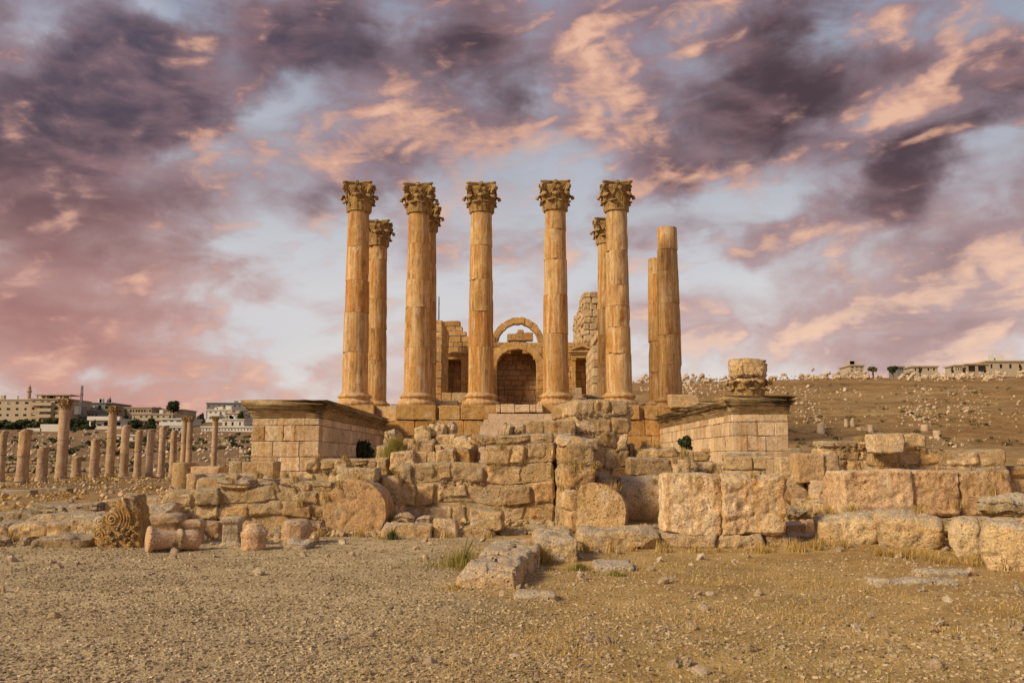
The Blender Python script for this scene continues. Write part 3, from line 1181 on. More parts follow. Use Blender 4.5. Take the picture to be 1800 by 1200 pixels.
def tall_column(px, Y, joints, ytop, cap, label, seed, base=True, lean=0.0, drop=()):
    x = PX(px, Y)
    zb = FLOOR
    ztop = PZ(ytop, Y)
    t = empty('temple_column', (x, Y, zb), label, 'column', 'great columns of the temple porch')
    zsh = ztop - CAPH - .0 if cap else ztop
    z_sh0 = zb + .80 if base else zb
    if base:
        b = MB()
        pr = [(1.00, 0), (1.09, .04), (1.13, .13), (1.12, .23), (1.03, .30), (.98, .31), (.93, .36), (.90, .42), (.92, .47), (.95, .49), (1.0, .53),
              (1.02, .59), (.98, .66), (.90, .69), (.86, .70), (.85, .74), (.81, .80), (.6, .81)]
        lathe(b, pr, (x, Y, zb), 56, .018, tint=(.52, .1, .1), seed=seed)
        b.build('base', M['column'], t)
    zs = sorted([PZ(j, Y) for j in joints if z_sh0 + .3 < PZ(j, Y) < zsh - .2])
    zs = [z_sh0] + zs + [zsh]
    Rr = random.Random(seed)

    def rad(z):
        s_ = (z - z_sh0) / 10.6
        return .775 - .02 * s_ - .115 * s_ ** 1.6
    for i in range(len(zs) - 1):
        b = MB()
        r0, r1 = rad(zs[i]), rad(zs[i + 1])
        kk = Rr.uniform(.985, 1.012)
        tint = (.5 + Rr.uniform(-.07, .07), max(0, Rr.gauss(.2, .22)), max(0, Rr.gauss(.1, .18)))
        stone(b, (x + Rr.uniform(-.02, .02), Y + Rr.uniform(-.02, .02), (zs[i] + zs[i + 1]) / 2), (2 * r0 * kk, 2 * r0 * kk, zs[i + 1] - zs[i] - .005),
              (0, 0, Rr.uniform(0, 6)), 'shaft', .13, tint, seed=seed * 31 + i, cyl='z', taper=r1 / r0, ncyl=16, dents=7)
        b.build('drum', M['column'], t)
    if cap:
        put_capital(t, zsh - zb, 0.0, drop, seed=seed)
    return t


tall_column(621, ROWY[1], [436, 495, 551, 620], 325, True, 'leftmost front column with deep gouges below its carved capital', 1)
tall_column(730.5, ROWY[1], [431, 494, 542, 612], 328, True, 'second front column from the left, one shaft showing close behind it', 2)
tall_column(844.5, ROWY[1], [434, 494, 549, 611], 327, True, 'front column just left of the arched doorway with pale streak down its shaft', 3)
tall_column(978.5, ROWY[1], [406, 458, 520, 588], 324, True, 'front column just right of the arched doorway with a cracked lower drum', 4)
tall_column(1090, ROWY[1], [443, 503, 540, 577, 623], 325, True, 'rightmost front column that still carries its capital', 5)
tall_column(744, ROWY[2], [411, 465, 531, 582, 640], 363, True, 'column half hidden behind the second front column, jagged capital above its right shoulder', 6, drop=(1,))
tall_column(657, ROWY[3], [439, 458, 527, 579, 634], 391, True, 'rear column peeping out right of the leftmost front column', 7)
tall_column(1072, ROWY[3], [430, 544, 590, 647], 388, True, 'rear column whose capital shows left of the rightmost capped front column', 8)
tall_column(1181.5, ROWY[2], [441, 478, 535, 590, 642], 402, False, 'taller of the two broken columns without a capital', 9)
tall_column(1163, ROWY[3], [485, 601, 655], 456, False, 'shorter broken column standing behind the taller broken one', 10)

# ---------------------------------------------------------------- podium
def orange_tint():
    return (.5 + rng.uniform(-.15, .13), max(0, rng.gauss(.0, .2)), min(1, max(0, rng.gauss(.35, .35))))


pod = empty('podium', (0, 55, 0), 'golden stone platform of coursed blocks that carries the great columns', 'platform')
b = MB()
xl, xr = PX(575, 51.6), PX(1250, 51.6)
z = FLOOR - .02
# courses from the top: pedestal course, then regular ones
fr_y = 51.6
zc = [PZ(712, 51.6), PZ(738, 51.6), PZ(766, 51.6), PZ(790, 51.6), PZ(812, 51.6), PZ(835, 51.6), PZ(860, 51.6), PZ(890, 51.6)]
for k_ in range(len(zc) - 1):
    u = xl
    while u < xr:
        w = rng.uniform(.7, 2.1) if k_ else rng.uniform(.8, 1.5)
        w = min(w, xr - u)
        dy = rng.uniform(-.03, .03) + .0
        if k_ == 0 and any(abs(u + w / 2 - PX(p_, 51.6)) < 1.5 for p_ in (621, 730, 845, 978, 1090)):
            u += w
            continue
        stone(b, (u + w / 2, fr_y + .35 + dy, (zc[k_] + zc[k_ + 1]) / 2), (w - .015, .7, zc[k_] - zc[k_ + 1] - .015), (0, 0, 0), 'worn' if rng.random() < .75 else 'rough', .12, orange_tint())
        u += w
box(b, xl + .1, xr - .1, fr_y + .25, 64, -.5, FLOOR - .03, (.4, 0, .2))
b.build('wall', M['gold'], pod)
for p_ in (621, 730, 845, 978, 1090):
    b = MB()
    xm = PX(p_, 51.6)
    stone(b, (xm, fr_y + 1.2, (zc[0] + zc[1]) / 2 + .01), (2.32, 2.6, zc[0] - zc[1] + .0), (0, 0, 0), 'worn', .12, (.48, 0, .3))
    b.build('pedestal', M['gold'], pod)
b = MB()
for (a0, a1) in ((880, 905), (905, 932), (932, 943), (872, 880), (943, 955)):
    stone(b, ((PX(a0, 51) + PX(a1, 51)) / 2, 51.2, (PZ(725, 51) + PZ(712, 51)) / 2 + .02), (PX(a1, 51) - PX(a0, 51) - .03, .8, PZ(rng.uniform(710, 714), 51) - PZ(727, 51)), (0, 0, 0), 'worn', .1, (.5, .4, 0))
b.build('threshold', M['pale'], pod)

# ---------------------------------------------------------------- stairs
st = empty('staircase', (0, 47, 0), 'pinkish rebuilt flight of stone steps up to the temple floor', 'stairs')
ztop = PZ(727, 50.2)
nst = 26
for k_ in range(nst):
    b = MB()
    zt = ztop - k_ * .172
    yf = 50.2 - k_ * .31
    xa = PX(858 if k_ < 2 else (850 if k_ < 4 else 845), 49.6)
    xb = PX(1000, 49.6)
    u = xa
    while u < xb:
        w = min(rng.uniform(.28, .6), xb - u)
        stone(b, (u + w / 2, yf + .4, zt - .086), (w - .003, .8, .169), (0, 0, 0), 'ashlar', .15, (.5 + rng.uniform(-.06, .06), rng.uniform(.2, .5), 0))
        u += w
    b.build('step', M['stair'], st)

# ---------------------------------------------------------------- wing walls (antae)
def wing(label, xf0, xf1, Y0, Y1, ztop_px, side, mat='pale', seed=3, broken=False):
    """a long projecting wall: front face towards the camera, the inner side receding to the podium"""
    xa, xb = PX(xf0, Y0), PX(xf1, Y0)
    ztop = PZ(ztop_px, Y0)
    t = empty('wing_wall', ((xa + xb) / 2, Y0 + 6, 0), label, 'wall', 'walls flanking the temple stairs')
    ch = .50
    zcor = ztop - .66
    b = MB()
    z = zcor
    k_ = 0
    inner = xb if side > 0 else xa
    outer = xa if side > 0 else xb
    while z > -.2:
        hh = .30 if k_ == 0 else rng.uniform(.52, .62)
        # front
        u = xa
        while u < xb - .01:
            w = rng.uniform(.45, 1.1)
            if u + w > xb - .3:
                w = xb - u
            stone(b, (u + w / 2, Y0 + .3 + rng.uniform(-.012, .012), z - hh / 2), (w - .012, .6, hh - .012), (0, 0, 0), 'ashlar' if rng.random() < .75 else 'worn', .07,
                  (.5 + rng.uniform(-.12, .1), rng.uniform(0, .7), max(0, rng.gauss(.1, .3))))
            u += w
        # sides
        for xs, sg in ((inner, side), (outer, -side)):
            v_ = Y0 + .6
            while v_ < Y1 - .01:
                w = rng.uniform(.45, 1.25) if xs == inner else rng.uniform(1, 2.4)
                w = min(w, Y1 - v_)
                stone(b, (xs - sg * .25 + rng.uniform(-.012, .012), v_ + w / 2, z - hh / 2), (.5, w - .012, hh - .012), (0, 0, 0), 'ashlar' if rng.random() < .7 else 'worn', .12,
                      (.55 + rng.uniform(-.16, .12), rng.uniform(0, .9), max(0, rng.gauss(.0, .15))))
                v_ += w
        z -= hh
        k_ += 1
    box(b, xa + .35, xb - .35, Y0 + .4, Y1, -.3, zcor - .02)
    b.build('wall', M[mat], t)
    # cornice: a stepped moulding run round the top
    b = MB()
    x0_, x1_, y0_, y1_ = xa, xb, Y0, Y1

    def outline(e, z, wear):
        pts = []
        n1 = int((x1_ - x0_ + 2 * e) / .14)
        n2 = int((y1_ - y0_ + e) / .18)
        for i in range(n1):
            pts.append((x0_ - e + (x1_ - x0_ + 2 * e) * i / n1, y0_ - e, z))
        for i in range(n2):
            pts.append((x1_ + e, y0_ - e + (y1_ - y0_ + e) * i / n2, z))
        for i in range(n1):
            pts.append((x1_ + e - (x1_ - x0_ + 2 * e) * i / n1, y1_, z))
        for i in range(n2):
            pts.append((x0_ - e, y1_ - (y1_ - y0_ + e) * i / n2, z))
        p_ = np.array(pts)
        p_ = p_ + .018 * np.stack([vnoise(p_ * 4 + 9 * a + seed) for a in range(3)], -1)
        chip_ = np.maximum(0, fbm(p_ * np.array([1.6, 1.6, 1.0]) + seed * 5, 3, 3) - (.10 if broken else .22)) * (1.1 if broken else .6)
        # pull chipped parts of the overhang back towards the wall
        cx_, cy_ = np.clip(p_[:, 0], x0_, x1_), np.clip(p_[:, 1], y0_, y1_)
        f_ = np.clip(chip_ * 2.2 * wear, 0, .8)[:, None]
        p_[:, :2] = p_[:, :2] * (1 - f_) + np.stack([cx_, cy_], -1) * f_
        p_[:, 2] -= chip_ * .18 * wear * (z > ztop - .15)
        return p_
    pr = [(e_, zcor + h_ * 1.2) for (e_, h_) in [(.0, 0), (.03, .02), (.03, .07), (.07, .09), (.08, .14), (.16, .20), (.17, .23), (.17, .26), (.25, .28), (.29, .33), (.30, .36), (.35, .385), (.38, .42), (.385, .55), (.34, .562), (-.1, .557)]]
    rings(b, [outline(e, z, 0 if i < 4 else 1) for i, (e, z) in enumerate(pr)], True, False, True, (.5, 0, 0))
    b.build('cornice', M['cornice'], t)
    return t


wing('left wing wall beside the stairs with a complete overhanging cornice', 441, 560, 34.6, 51.3, 704, 1, seed=3)
wing('right wing wall beside the stairs, pale inner side and worn broken cornice', 1289, 1388, 34.0, 51.3, 697, -1, seed=8, broken=True)
block_px('fallen_block', 'big loose block lying on the platform beside the right wing wall', 'block', 1181, 1232, 693, 716, 50.5, 1.0, 'rough', 'stone', res=.09, tint=(.5, .3, .2))

# capital fragment standing on the right wing wall
fx, fy = PX(1320, 34.9), 34.9
fz = PZ(697, 34.0) - .01
cf = empty('capital_fragment', (fx, fy, fz), 'large weathered capital in two blocks standing on the right wing wall', 'capital')
b = MB()
pr = [(.50, 0), (.53, .02)] + [(.50 + .14 * t ** 2, .03 + .72 * t) for t in np.linspace(0, 1, 12)] + [(.6, .76)]
lathe(b, pr, (fx, fy, fz), 44, .03, tint=(.6, .1, .1))
b.build('leaf_drum', M['pale'], cf)
for k_ in range(8):
    o = add_obj('acanthus_leaf', _leaf1, cf, (0, 0, .02), k_ * math.pi / 4)
    o.scale = (.78, .78, .60)
    o = add_obj('acanthus_leaf', _leaf2, cf, (0, 0, .02), (k_ + .5) * math.pi / 4)
    o.scale = (.78, .78, .62)
b = MB()
stone(b, (fx + .02, fy, fz + 1.10), (1.44, 1.40, .70), (0, 0, .3), 'boulder', .045, (.55, .1, .1), cyl='z', taper=1.04, k=.9, seed=77, dents=14)
stone(b, (fx - .38, fy - .52, fz + 1.08), (.34, .3, .55), (0, 0, .5), 'rubble', .04, (.6, 0, 0), seed=79)
stone(b, (fx + .22, fy - .60, fz + 1.0), (.42, .2, .38), (0, 0, -.2), 'rubble', .04, (.6, 0, 0), seed=80)
b.build('top_block', M['stone'], cf)
b = MB()
for s_ in (-1, 1):
    pts = [(fx - .45 + .13 * math.cos(a) * (1 - a / 12), fy - .62 + s_ * .0, fz + 1.05 + .13 * math.sin(a) * (1 - a / 12)) for a in np.linspace(0, 9, 30)]
    if s_ < 0:
        tube(b, pts, .035, 6)
b.build('volute', M['capital'], cf)

# ---------------------------------------------------------------- sanctuary wall at the back
YT = 80.0


def X8(px):
    return PX(px, YT)


def Z8(py):
    return PZ(py, YT)


tw = empty('sanctuary_wall', (0, YT, 0), 'ruined back wall of the temple with arched doorway and two niches', 'wall')
ax0, ax1, az_s, az_t = X8(873), X8(943.5), Z8(640), Z8(614)
axc, ar = (ax0 + ax1) / 2, (ax1 - ax0) / 2
asp = az_t - ar * .82
tops = [(764, 562), (778, 558), (790, 566), (806, 567), (812, 580), (820, 588), (862, 592), (872, 597), (1000, 598), (1010, 600), (1050, 601)]
xs_ = [X8(a) for a, _ in tops]
zs_ = [Z8(a) for _, a in tops]
n1x0, n1x1, n1z0, n1z1 = X8(783), X8(810), Z8(690), Z8(632)
n2x0, n2x1, n2z0, n2z1 = X8(1013), X8(1036), Z8(690), Z8(630)


def in_open(x, z, m=0.0):
    if ax0 - m < x < ax1 + m and z < asp:
        return True
    if z >= asp and ((x - axc) / (ar + m)) ** 2 + ((z - asp) / (ar * .82 + m)) ** 2 < 1:
        return True
    if n1x0 - m < x < n1x1 + m and n1z0 < z < n1z1 + m:
        return True
    if n2x0 - m < x < n2x1 + m and n2z0 < z < n2z1 + m:
        return True
    return False


def opening_runs(z):
    """solid intervals of a course"""
    xs = np.linspace(xs_[0], xs_[-1], 900)
    ok = np.array([not in_open(x, z) and z < np.interp(x, xs_, zs_) for x in xs])
    runs, s_ = [], None
    for i, o_ in enumerate(ok):
        if o_ and s_ is None:
            s_ = xs[i]
        if s_ is not None and (not o_ or i == len(ok) - 1):
            if xs[i] - s_ > .12:
                runs.append((s_, xs[i]))
            s_ = None
    return runs


b = MB()
z = FLOOR - .2
while z < max(zs_):
    h = rng.uniform(.42, .6)
    for (r0, r1) in opening_runs(z + h / 2):
        u = r0
        while u < r1 - .01:
            w = rng.uniform(.6, 1.5)
            if u + w > r1 - .35:
                w = r1 - u
            stone(b, (u + w / 2, YT + .6 + rng.uniform(-.03, .03), z + h / 2), (w - .02, 1.2, h - .02), (0, 0, 0), 'worn', .14,
                  (.5 + rng.uniform(-.15, .1), max(0, rng.gauss(0, .2)), max(0, rng.gauss(.1, .25))))
            u += w
    z += h
b.build('masonry', M['gold'], tw)
# arch ring
b = MB()
for k_ in range(11):
    a = math.pi * (k_ + .5) / 11
    ca, sa = math.cos(a), math.sin(a)
    rx_, rz_ = ar + .34, ar * .82 + .34
    stone(b, (axc + rx_ * ca, YT + .45, asp + rz_ * sa), (.68, 1.1, .64 * ar / 1.9 + .06), (0, -a, 0), 'worn', .1, (.54 + rng.uniform(-.1, .1), 0, .1))
for s_ in (ax0 - .34, ax1 + .34):
    z = FLOOR - .1
    while z < asp - .05:
        h = min(.8, asp - z)
        stone(b, (s_, YT + .45, z + h / 2), (.68, 1.14, h - .015), (0, 0, 0), 'worn', .12, (.52 + rng.uniform(-.1, .1), 0, .2))
        z += h
b.build('arch', M['gold'], tw)
# recess behind the door: vaulted, with a blocked dark wall
b = MB()
z = FLOOR - .1
while z < az_t + .3:
    h = rng.uniform(.4, .55)
    u = ax0 - .4
    while u < ax1 + .4:
        w = rng.uniform(.5, 1.2)
        stone(b, (u + w / 2, YT + 2.4, z + h / 2), (w - .02, .6, h - .02), (0, 0, 0), 'worn', .14, rtint(.5, .15, 0, .2))
        u += w
    z += h
box(b, ax0 - .5, ax1 + .5, YT + 2.4, YT + 3.2, FLOOR - .2, az_t + .6, (.45, 0, 0))
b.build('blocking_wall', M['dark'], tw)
b = MB()
v0, v1 = [], []
for yy_ in (YT + 1.0, YT + 2.5):
    r_ = [(ax0 - .02, yy_, FLOOR - .2)] + [(axc - (ar + .02) * math.cos(a), yy_, asp + (ar * .82 + .02) * math.sin(a)) for a in np.linspace(0, math.pi, 20)] + [(ax1 + .02, yy_, FLOOR - .2)]
    (v0 if yy_ < YT + 2 else v1).extend(r_)
o0 = [(x_ + (x_ - axc) * .35, y_, z_ + (.9 if z_ > asp else 0)) for x_, y_, z_ in v0]
o1 = [(x_ + (x_ - axc) * .35, y_, z_ + (.9 if z_ > asp else 0)) for x_, y_, z_ in v1]
rings(b, [np.array(q_) for q_ in (o0, v0, v1, o1, o0)], closed=False, tint=(.45, 0, .1))
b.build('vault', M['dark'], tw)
# niches
for (x0_, x1_, z0_, z1_, ped) in ((n1x0, n1x1, n1z0, n1z1, False), (n2x0, n2x1, n2z0, n2z1, True)):
    n_ = empty('niche', (0, 0, 0))
    n_.parent = tw
    b = MB()
    z = z0_ - .1
    while z < z1_:
        u = x0_ - .1
        while u < x1_ + .1:
            w = rng.uniform(.5, .9)
            stone(b, (u + w / 2, YT + 1.2, z + .35), (w - .02, .3, .68), (0, 0, 0), 'worn', .14, rtint(.5))
            u += w
        z += .7
    box(b, x0_ - .3, x1_ + .3, YT + 1.25, YT + 1.6, z0_ - .2, z1_ + .3, (.45, 0, 0))
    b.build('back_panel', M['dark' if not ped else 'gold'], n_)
    b = MB()
    for xs2 in (x0_ - .16, x1_ + .16):
        z = z0_
        while z < z1_ - .05:
            h = min(.72, z1_ - z)
            stone(b, (xs2, YT - .05, z + h / 2), (.34, .5, h - .012), (0, 0, 0), 'ashlar', .1, (.52, 0, .15))
            z += h
        stone(b, (xs2, YT - .1, z1_ - .1), (.44, .56, .18), (0, 0, 0), 'ashlar', .1, (.55, 0, .1))
    b.build('frame', M['gold'], n_)
    b = MB()
    w_ = x1_ - x0_ + .75
    xm = (x0_ + x1_) / 2
    stone(b, (xm, YT - .08, z1_ + .17), (w_, .56, .33), (0, 0, 0), 'ashlar', .1, (.5, 0, .3))
    stone(b, (xm, YT - .14, z1_ + .42), (w_ + .2, .68, .17), (0, 0, 0), 'ashlar', .1, (.46, 0, .3))
    stone(b, (xm, YT - .20, z1_ + .58), (w_ + .42, .80, .15), (0, 0, 0), 'ashlar', .1, (.5, 0, .1))
    if ped:
        for s_ in (-1, 1):
            stone(b, (xm + s_ * w_ * .29, YT - .18, z1_ + .93), (w_ * .62, .72, .16), (0, -s_ * -.32, 0), 'ashlar', .1, (.5, 0, 0))
        stone(b, (xm, YT - .02, z1_ + .85), (w_ * .8, .5, .38), (0, 0, 0), 'rough', .1, (.48, 0, .1))
    b.build('lintel', M['gold'], n_)
# merlons left on the door wall
for (a0, a1, y0_, y1_) in ((891, 899, 586, 598), (899, 907, 586, 598), (907, 920, 584, 598), (909.5, 921, 579, 584), (920, 938, 584, 598), (862, 873, 587, 606)):
    b = MB()
    stone(b, ((X8(a0) + X8(a1)) / 2, YT + .5, (Z8(y0_) + Z8(y1_)) / 2), (X8(a1) - X8(a0) - .02, .8, Z8(y0_) - Z8(y1_)), (0, 0, 0), 'worn', .12, rtint(.5))
    b.build('top_block', M['gold'], tw)

# free-standing arch above it
b = MB()
ya = 82.0
cxa, cza = PX(910.5, ya), PZ(606, ya)
Ro = PZ(559, ya) - cza
for k_ in range(17):
    a = math.pi * (k_ + .5) / 17
    rr_ = Ro - .30 + (.07 if k_ == 7 else 0) + rng.uniform(-.03, .03)
    stone(b, (cxa + rr_ * .98 * math.cos(a), ya + rng.uniform(-.04, .04), cza + rr_ * math.sin(a)), (.60 + rng.uniform(-.06, .06), .9, Ro * math.pi / 17 * .92), (0, -a, 0), 'worn', .09, rtint(.5, .12, 0, .1))
for s_ in (-1, 1):
    for k_ in range(3):
        stone(b, (cxa + s_ * (Ro - .15), ya, cza - .3 - k_ * .6), (.95, 1.0, .58), (0, 0, 0), 'worn', .1, rtint(.5))
tag(b.build('free_standing_arch', M['gold']), 'thin curved arch of stones standing free against the sky above the doorway', 'arch')

# tall ruin stump right, seen along its rough inner side
b = MB()
yq = 82.0
def stump_top(v):
    return float(np.interp(v, [0, 2, 4.5, 8, 12, 16], [PZ(514, yq), PZ(518, 84), PZ(530, 87), PZ(545, 90), PZ(556, 94), PZ(562, 98)]))
xq0, xq1 = PX(1029, yq), PX(1058, yq)
z = FLOOR
while z < PZ(514, yq) - .1:
    h = rng.uniform(.45, .7)
    v_ = 0
    while v_ < 15:
        w = rng.uniform(.6, 1.3)
        if z + h * .5 < stump_top(v_ + w / 2):
            if v_ == 0:
                u = xq0
                while u < xq1 - .01:
                    ww = min(rng.uniform(.4, .9), xq1 - u)
                    stone(b, (u + ww / 2, yq + .4, z + h / 2), (ww - .03, .8, h - .03), (0, 0, 0), 'rough', .13, rtint(.5, .15, .3, 0))
                    u += ww
                w = .8
            else:
                stone(b, (xq0 + .5 + rng.uniform(-.1, .1), yq + v_ + w / 2, z + h / 2), (1.1, w - .04, h - .04), (0, 0, 0), 'rubble', .14, rtint(.5, .15, .3, 0))
        v_ += w
    z += h
tag(b.build('ruined_wall', M['stone']), 'tallest ragged stump of temple wall between the two right front columns', 'wall')
# low stump ends of the side walls
for (a0, a1, prof_, Y_, nm, lb) in ((764, 775, [(764, 562), (775, 568)], 72, 'wall_end', 'narrow end of the left temple wall beside the left niche'),
                                    (1044, 1060, [(1044, 592), (1052, 600), (1060, 560)], 68, 'wall_end', 'stepped pale end of the right temple wall beside the right niche')):
    wall_px(nm, lb, 'wall', a0, a1, prof_, Y_, 7.0, 'gold' if a0 < 800 else 'pale', yb=720, ch=(.5, .75), bw=(.35, .6), sty='worn', res=.15, rows=6, core=False)
# blocks lying on the platform
for i, (x0_, x1_, y0_, y1_, Y_, mt_, lb) in enumerate((
        (775, 793, 690, 706, 60, 'stone', 'small rough block on the platform under the left niche'),
        (793, 820, 690, 706, 60, 'stone', 'wide block on the platform under the left niche'),
        (760, 804, 704, 720, 56, 'grey', 'long grey slab on the platform left of the middle column'),
        (780, 797, 712, 722, 54.5, 'grey', 'rounded grey stone on the platform left of the middle column'),
        (1007, 1025, 681, 701, 56, 'pale', 'square pinkish block right of the doorway column'),
        (1006, 1016, 701, 711, 54.6, 'stone', 'small block behind the platform edge right of the doorway column'),
        (1017, 1034, 700, 712, 54.6, 'stone', 'middle block of the row below the square pinkish block'),
        (1034, 1064, 699, 713, 54.6, 'pale', 'long pale block behind the tall rough pier'),
        (664, 674, 700, 714, 62, 'gold', 'low stub at the foot of the hidden left column'))):
    block_px('loose_block', lb, 'block', x0_, x1_, y0_, y1_ + 2, Y_, .8, 'worn', mt_, res=.1)
b = MB()
stone(b, (PX(1043, 54.3), 54.9, PZ(697, 54.3)), (1.2, .8, .22), (.1, .2, .2), 'boulder', .08, (.5, 0, 0))
tag(b.build('loose_stone', M['grey']), 'slanting flat stone lying on top of the long pale block', 'stone')

# ================================================================== RUINED WALLS IN FRONT
def wt_(base=.5):
    return (base + rng.uniform(-.22, .17), max(0, rng.gauss(.05, .25)), min(1, max(0, rng.gauss(.15, .35))))


# long low wall left of the big drum
wall_px('rubble_wall', 'low rubble wall of rough blocks left of the big round drum', 'wall', 385, 588,
        [(385, 852), (430, 850), (470, 853), (520, 850), (560, 845), (588, 845)], 21.5, .9, ch=(.30, .46), bw=(.3, .9), rows=2, jit=.07, res=.055, chinks=10, wave=.09, tintf=wt_)
wall_px('rubble_wall', 'left end of the low wall, behind the standing pink stones', 'wall', 292, 386,
        [(292, 872), (330, 862), (386, 855)], 21.4, .9, ch=(.3, .4), bw=(.35, .8), rows=2, jit=.06, res=.055, chinks=6, wave=.06, tintf=wt_)
# stones behind on the upper level
for (x0, x1, y0, y1, Y, d, lb, sty) in (
        (329, 348, 832, 864, 24.5, .7, 'narrow upright block at the left end of the upper row', 'rough'),
        (346, 398, 840, 866, 24.2, .7, 'long low block in front of the cracked slab, left of the grey rocks', 'rough'),
        (350, 421, 832, 846, 25.2, .9, 'broken long slab behind the left end of the low wall', 'rough'),
        (420, 455, 832, 848, 25.6, .7, 'block under the three square blocks', 'worn'),
        (403, 426, 810, 832, 26.0, .7, 'left of three square blocks at the foot of the left wing wall', 'worn'),
        (426, 453, 811, 832, 26.0, .7, 'middle of three square blocks at the foot of the left wing wall', 'worn'),
        (453, 483, 811, 836, 26.0, .7, 'dark right one of three square blocks at the foot of the left wing wall', 'worn')):
    block_px('stone_block', lb, 'block', x0, x1, y0, y1 + 6, Y, d, sty, res=.06)
for (x0, x1, y0, y1, Y, lb) in ((414, 444, 841, 860, 23.0, 'pointed grey rock on top of the low wall'), (451, 483, 834, 857, 23.2, 'pale jagged grey rock on top of the low wall'),
                                (457, 479, 848, 858, 22.4, 'small flat grey stone below the pale jagged rock'), (428, 446, 850, 860, 22.4, 'small grey stone on the low wall top')):
    block_px('loose_stone', lb, 'stone', x0, x1, y0, y1, Y, .5, 'boulder', 'grey', res=.04, rz=.3)
# mortared wall under the left wing wall
wall_px('rubble_wall', 'mortared rubble wall between the left wing wall and the low front wall', 'wall', 535, 610, [(535, 809), (608, 809)], 25.5, .8, yb=850, ch=(.3, .4), bw=(.3, .6), sty='rubble', rows=1, jit=.04, res=.06, chinks=12, wave=.06, tintf=wt_)
wall_px('rubble_wall', 'ragged topped rubble wall in front of the dark shrub', 'wall', 604, 664, [(604, 806), (625, 803), (640, 808), (664, 806)], 26.5, .8, yb=850, ch=(.2, .3), bw=(.25, .5), sty='rubble', rows=1, jit=.05, res=.06, chinks=12, wave=.05, tintf=wt_)
wall_px('step_wall', 'worn lowest courses at the foot of the left wing wall', 'wall', 480, 560, [(480, 846), (560, 843)], 26.8, .8, yb=866, ch=(.2, .3), bw=(.5, .9), sty='worn', rows=1, jit=.03, res=.08, mat='pale')

# great drum face with cracks
R_d = (PX(688, 20.8) - PX(568, 20.8)) / 2
xc_d = (PX(572, 20.35) + PX(684, 20.35)) / 2
R_d *= .92
zc_d = P(627, 897, 20.8)[2]
b = MB()
crk = [[(-.42, .62), (-.28, .48), (-.22, .30), (-.05, .24), (.08, .33)], [(-.66, .30), (-.45, .18), (-.36, .02)], [(.02, -.05), (-.14, -.22), (-.26, -.34)], [(.22, .50), (.34, .55), (.42, .44)],
       [(-.36, .02), (-.34, -.18)], [(.5, -.5), (.4, -.3)]]
stone(b, (xc_d, 20.35 + .42, zc_d + .01), (2 * R_d, .84, 2 * R_d * .96), (0, 0, -.10), 'drum', .035, (.46, .55, .55), seed=5, cyl='y', cracks=crk, k=1.3, crackw=.028)
o = b.build('column_drum', M['pink'])
tag(o, 'huge cracked column drum standing on edge with its round face forward', 'drum')
block_px('stone_block', 'flat block lying across the top of the cracked drum', 'block', 592, 661, 822, 848, 20.9, .8, 'rough', res=.04, tint=(.48, 0, 0))
for (x0, x1, y0, y1, Y, lb, sty) in (
        (663, 703, 838, 870, 21.4, 'rounded block right of the cracked drum top', 'rubble'), (683, 707, 868, 888, 21.3, 'squared block stacked right of the drum', 'rough'),
        (684, 708, 887, 908, 21.2, 'lower squared block right of the drum', 'rough'), (690, 726, 903, 920, 20.4, 'flat grey stone right of the drum foot', 'boulder'),
        (730, 762, 908, 924, 20.3, 'pair of small pale stones behind the kerb', 'boulder')):
    block_px('stone_block', lb, 'block', x0, x1, y0, y1 + 3, Y, .6, sty, res=.05)
for i, (x0, x1, y0, y1) in enumerate(((566, 590, 932, 952), (588, 610, 938, 956), (612, 640, 940, 955), (640, 658, 936, 952), (658, 680, 926, 950))):
    block_px('wedge_stone', ['dark stone wedged under the left edge of the cracked drum', 'second stone from the left under the cracked drum', 'middle stone under the cracked drum',
                             'fourth stone from the left under the cracked drum', 'stone under the right edge of the cracked drum'][i], 'stone', x0, x1, y0, y1 + 2, 20.55, .5, 'boulder', res=.04, k=.8)

# kerb row right of the drum
for i, (x0, x1, y0, y1, sty) in enumerate(((672, 762, 921, 954, 'rough'), (761, 803, 914, 951, 'rough'), (798, 872, 927, 955, 'rubble'), (870, 925, 934, 955, 'rubble'), (924, 960, 925, 945, 'rough'), (958, 1010, 926, 945, 'worn'))):
    block_px('kerb_stone', ['long block of the kerb right of the cracked drum', 'upright pale block in the kerb', 'low rounded reddish block of the kerb', 'half buried kerb block behind the grass tuft',
                            'small kerb block below the half drum', 'flat kerb slab left of the half drum'][i], 'block', x0, x1, y0, y1 + 3, 19.6 + (0, .1, .2, .6, 1.0, 1.0)[i], .6, sty, res=.045,
             tint=[(.52, .1, .1), (.6, .2, 0), (.42, .4, .4), (.5, .1, .2), (.5, 0, .2), (.52, 0, .3)][i])
block_px('stone_block', 'grey topped loose block lying before the central wall', 'block', 829, 885, 897, 931, 19.9, .55, 'rough', res=.035, tint=(.5, 0, .2), rz=-.06)

# central wall
wall_px('ruined_wall', 'broad central wall of mortared rough blocks, its left half lower', 'wall', 703, 976,
        [(703, 829), (838, 829), (839, 766), (976, 767)], 22.0, 1.0, ch=(.34, .52), bw=(.28, .95), rows=2, jit=.06, res=.05, chinks=14, wave=.09, tintf=wt_)
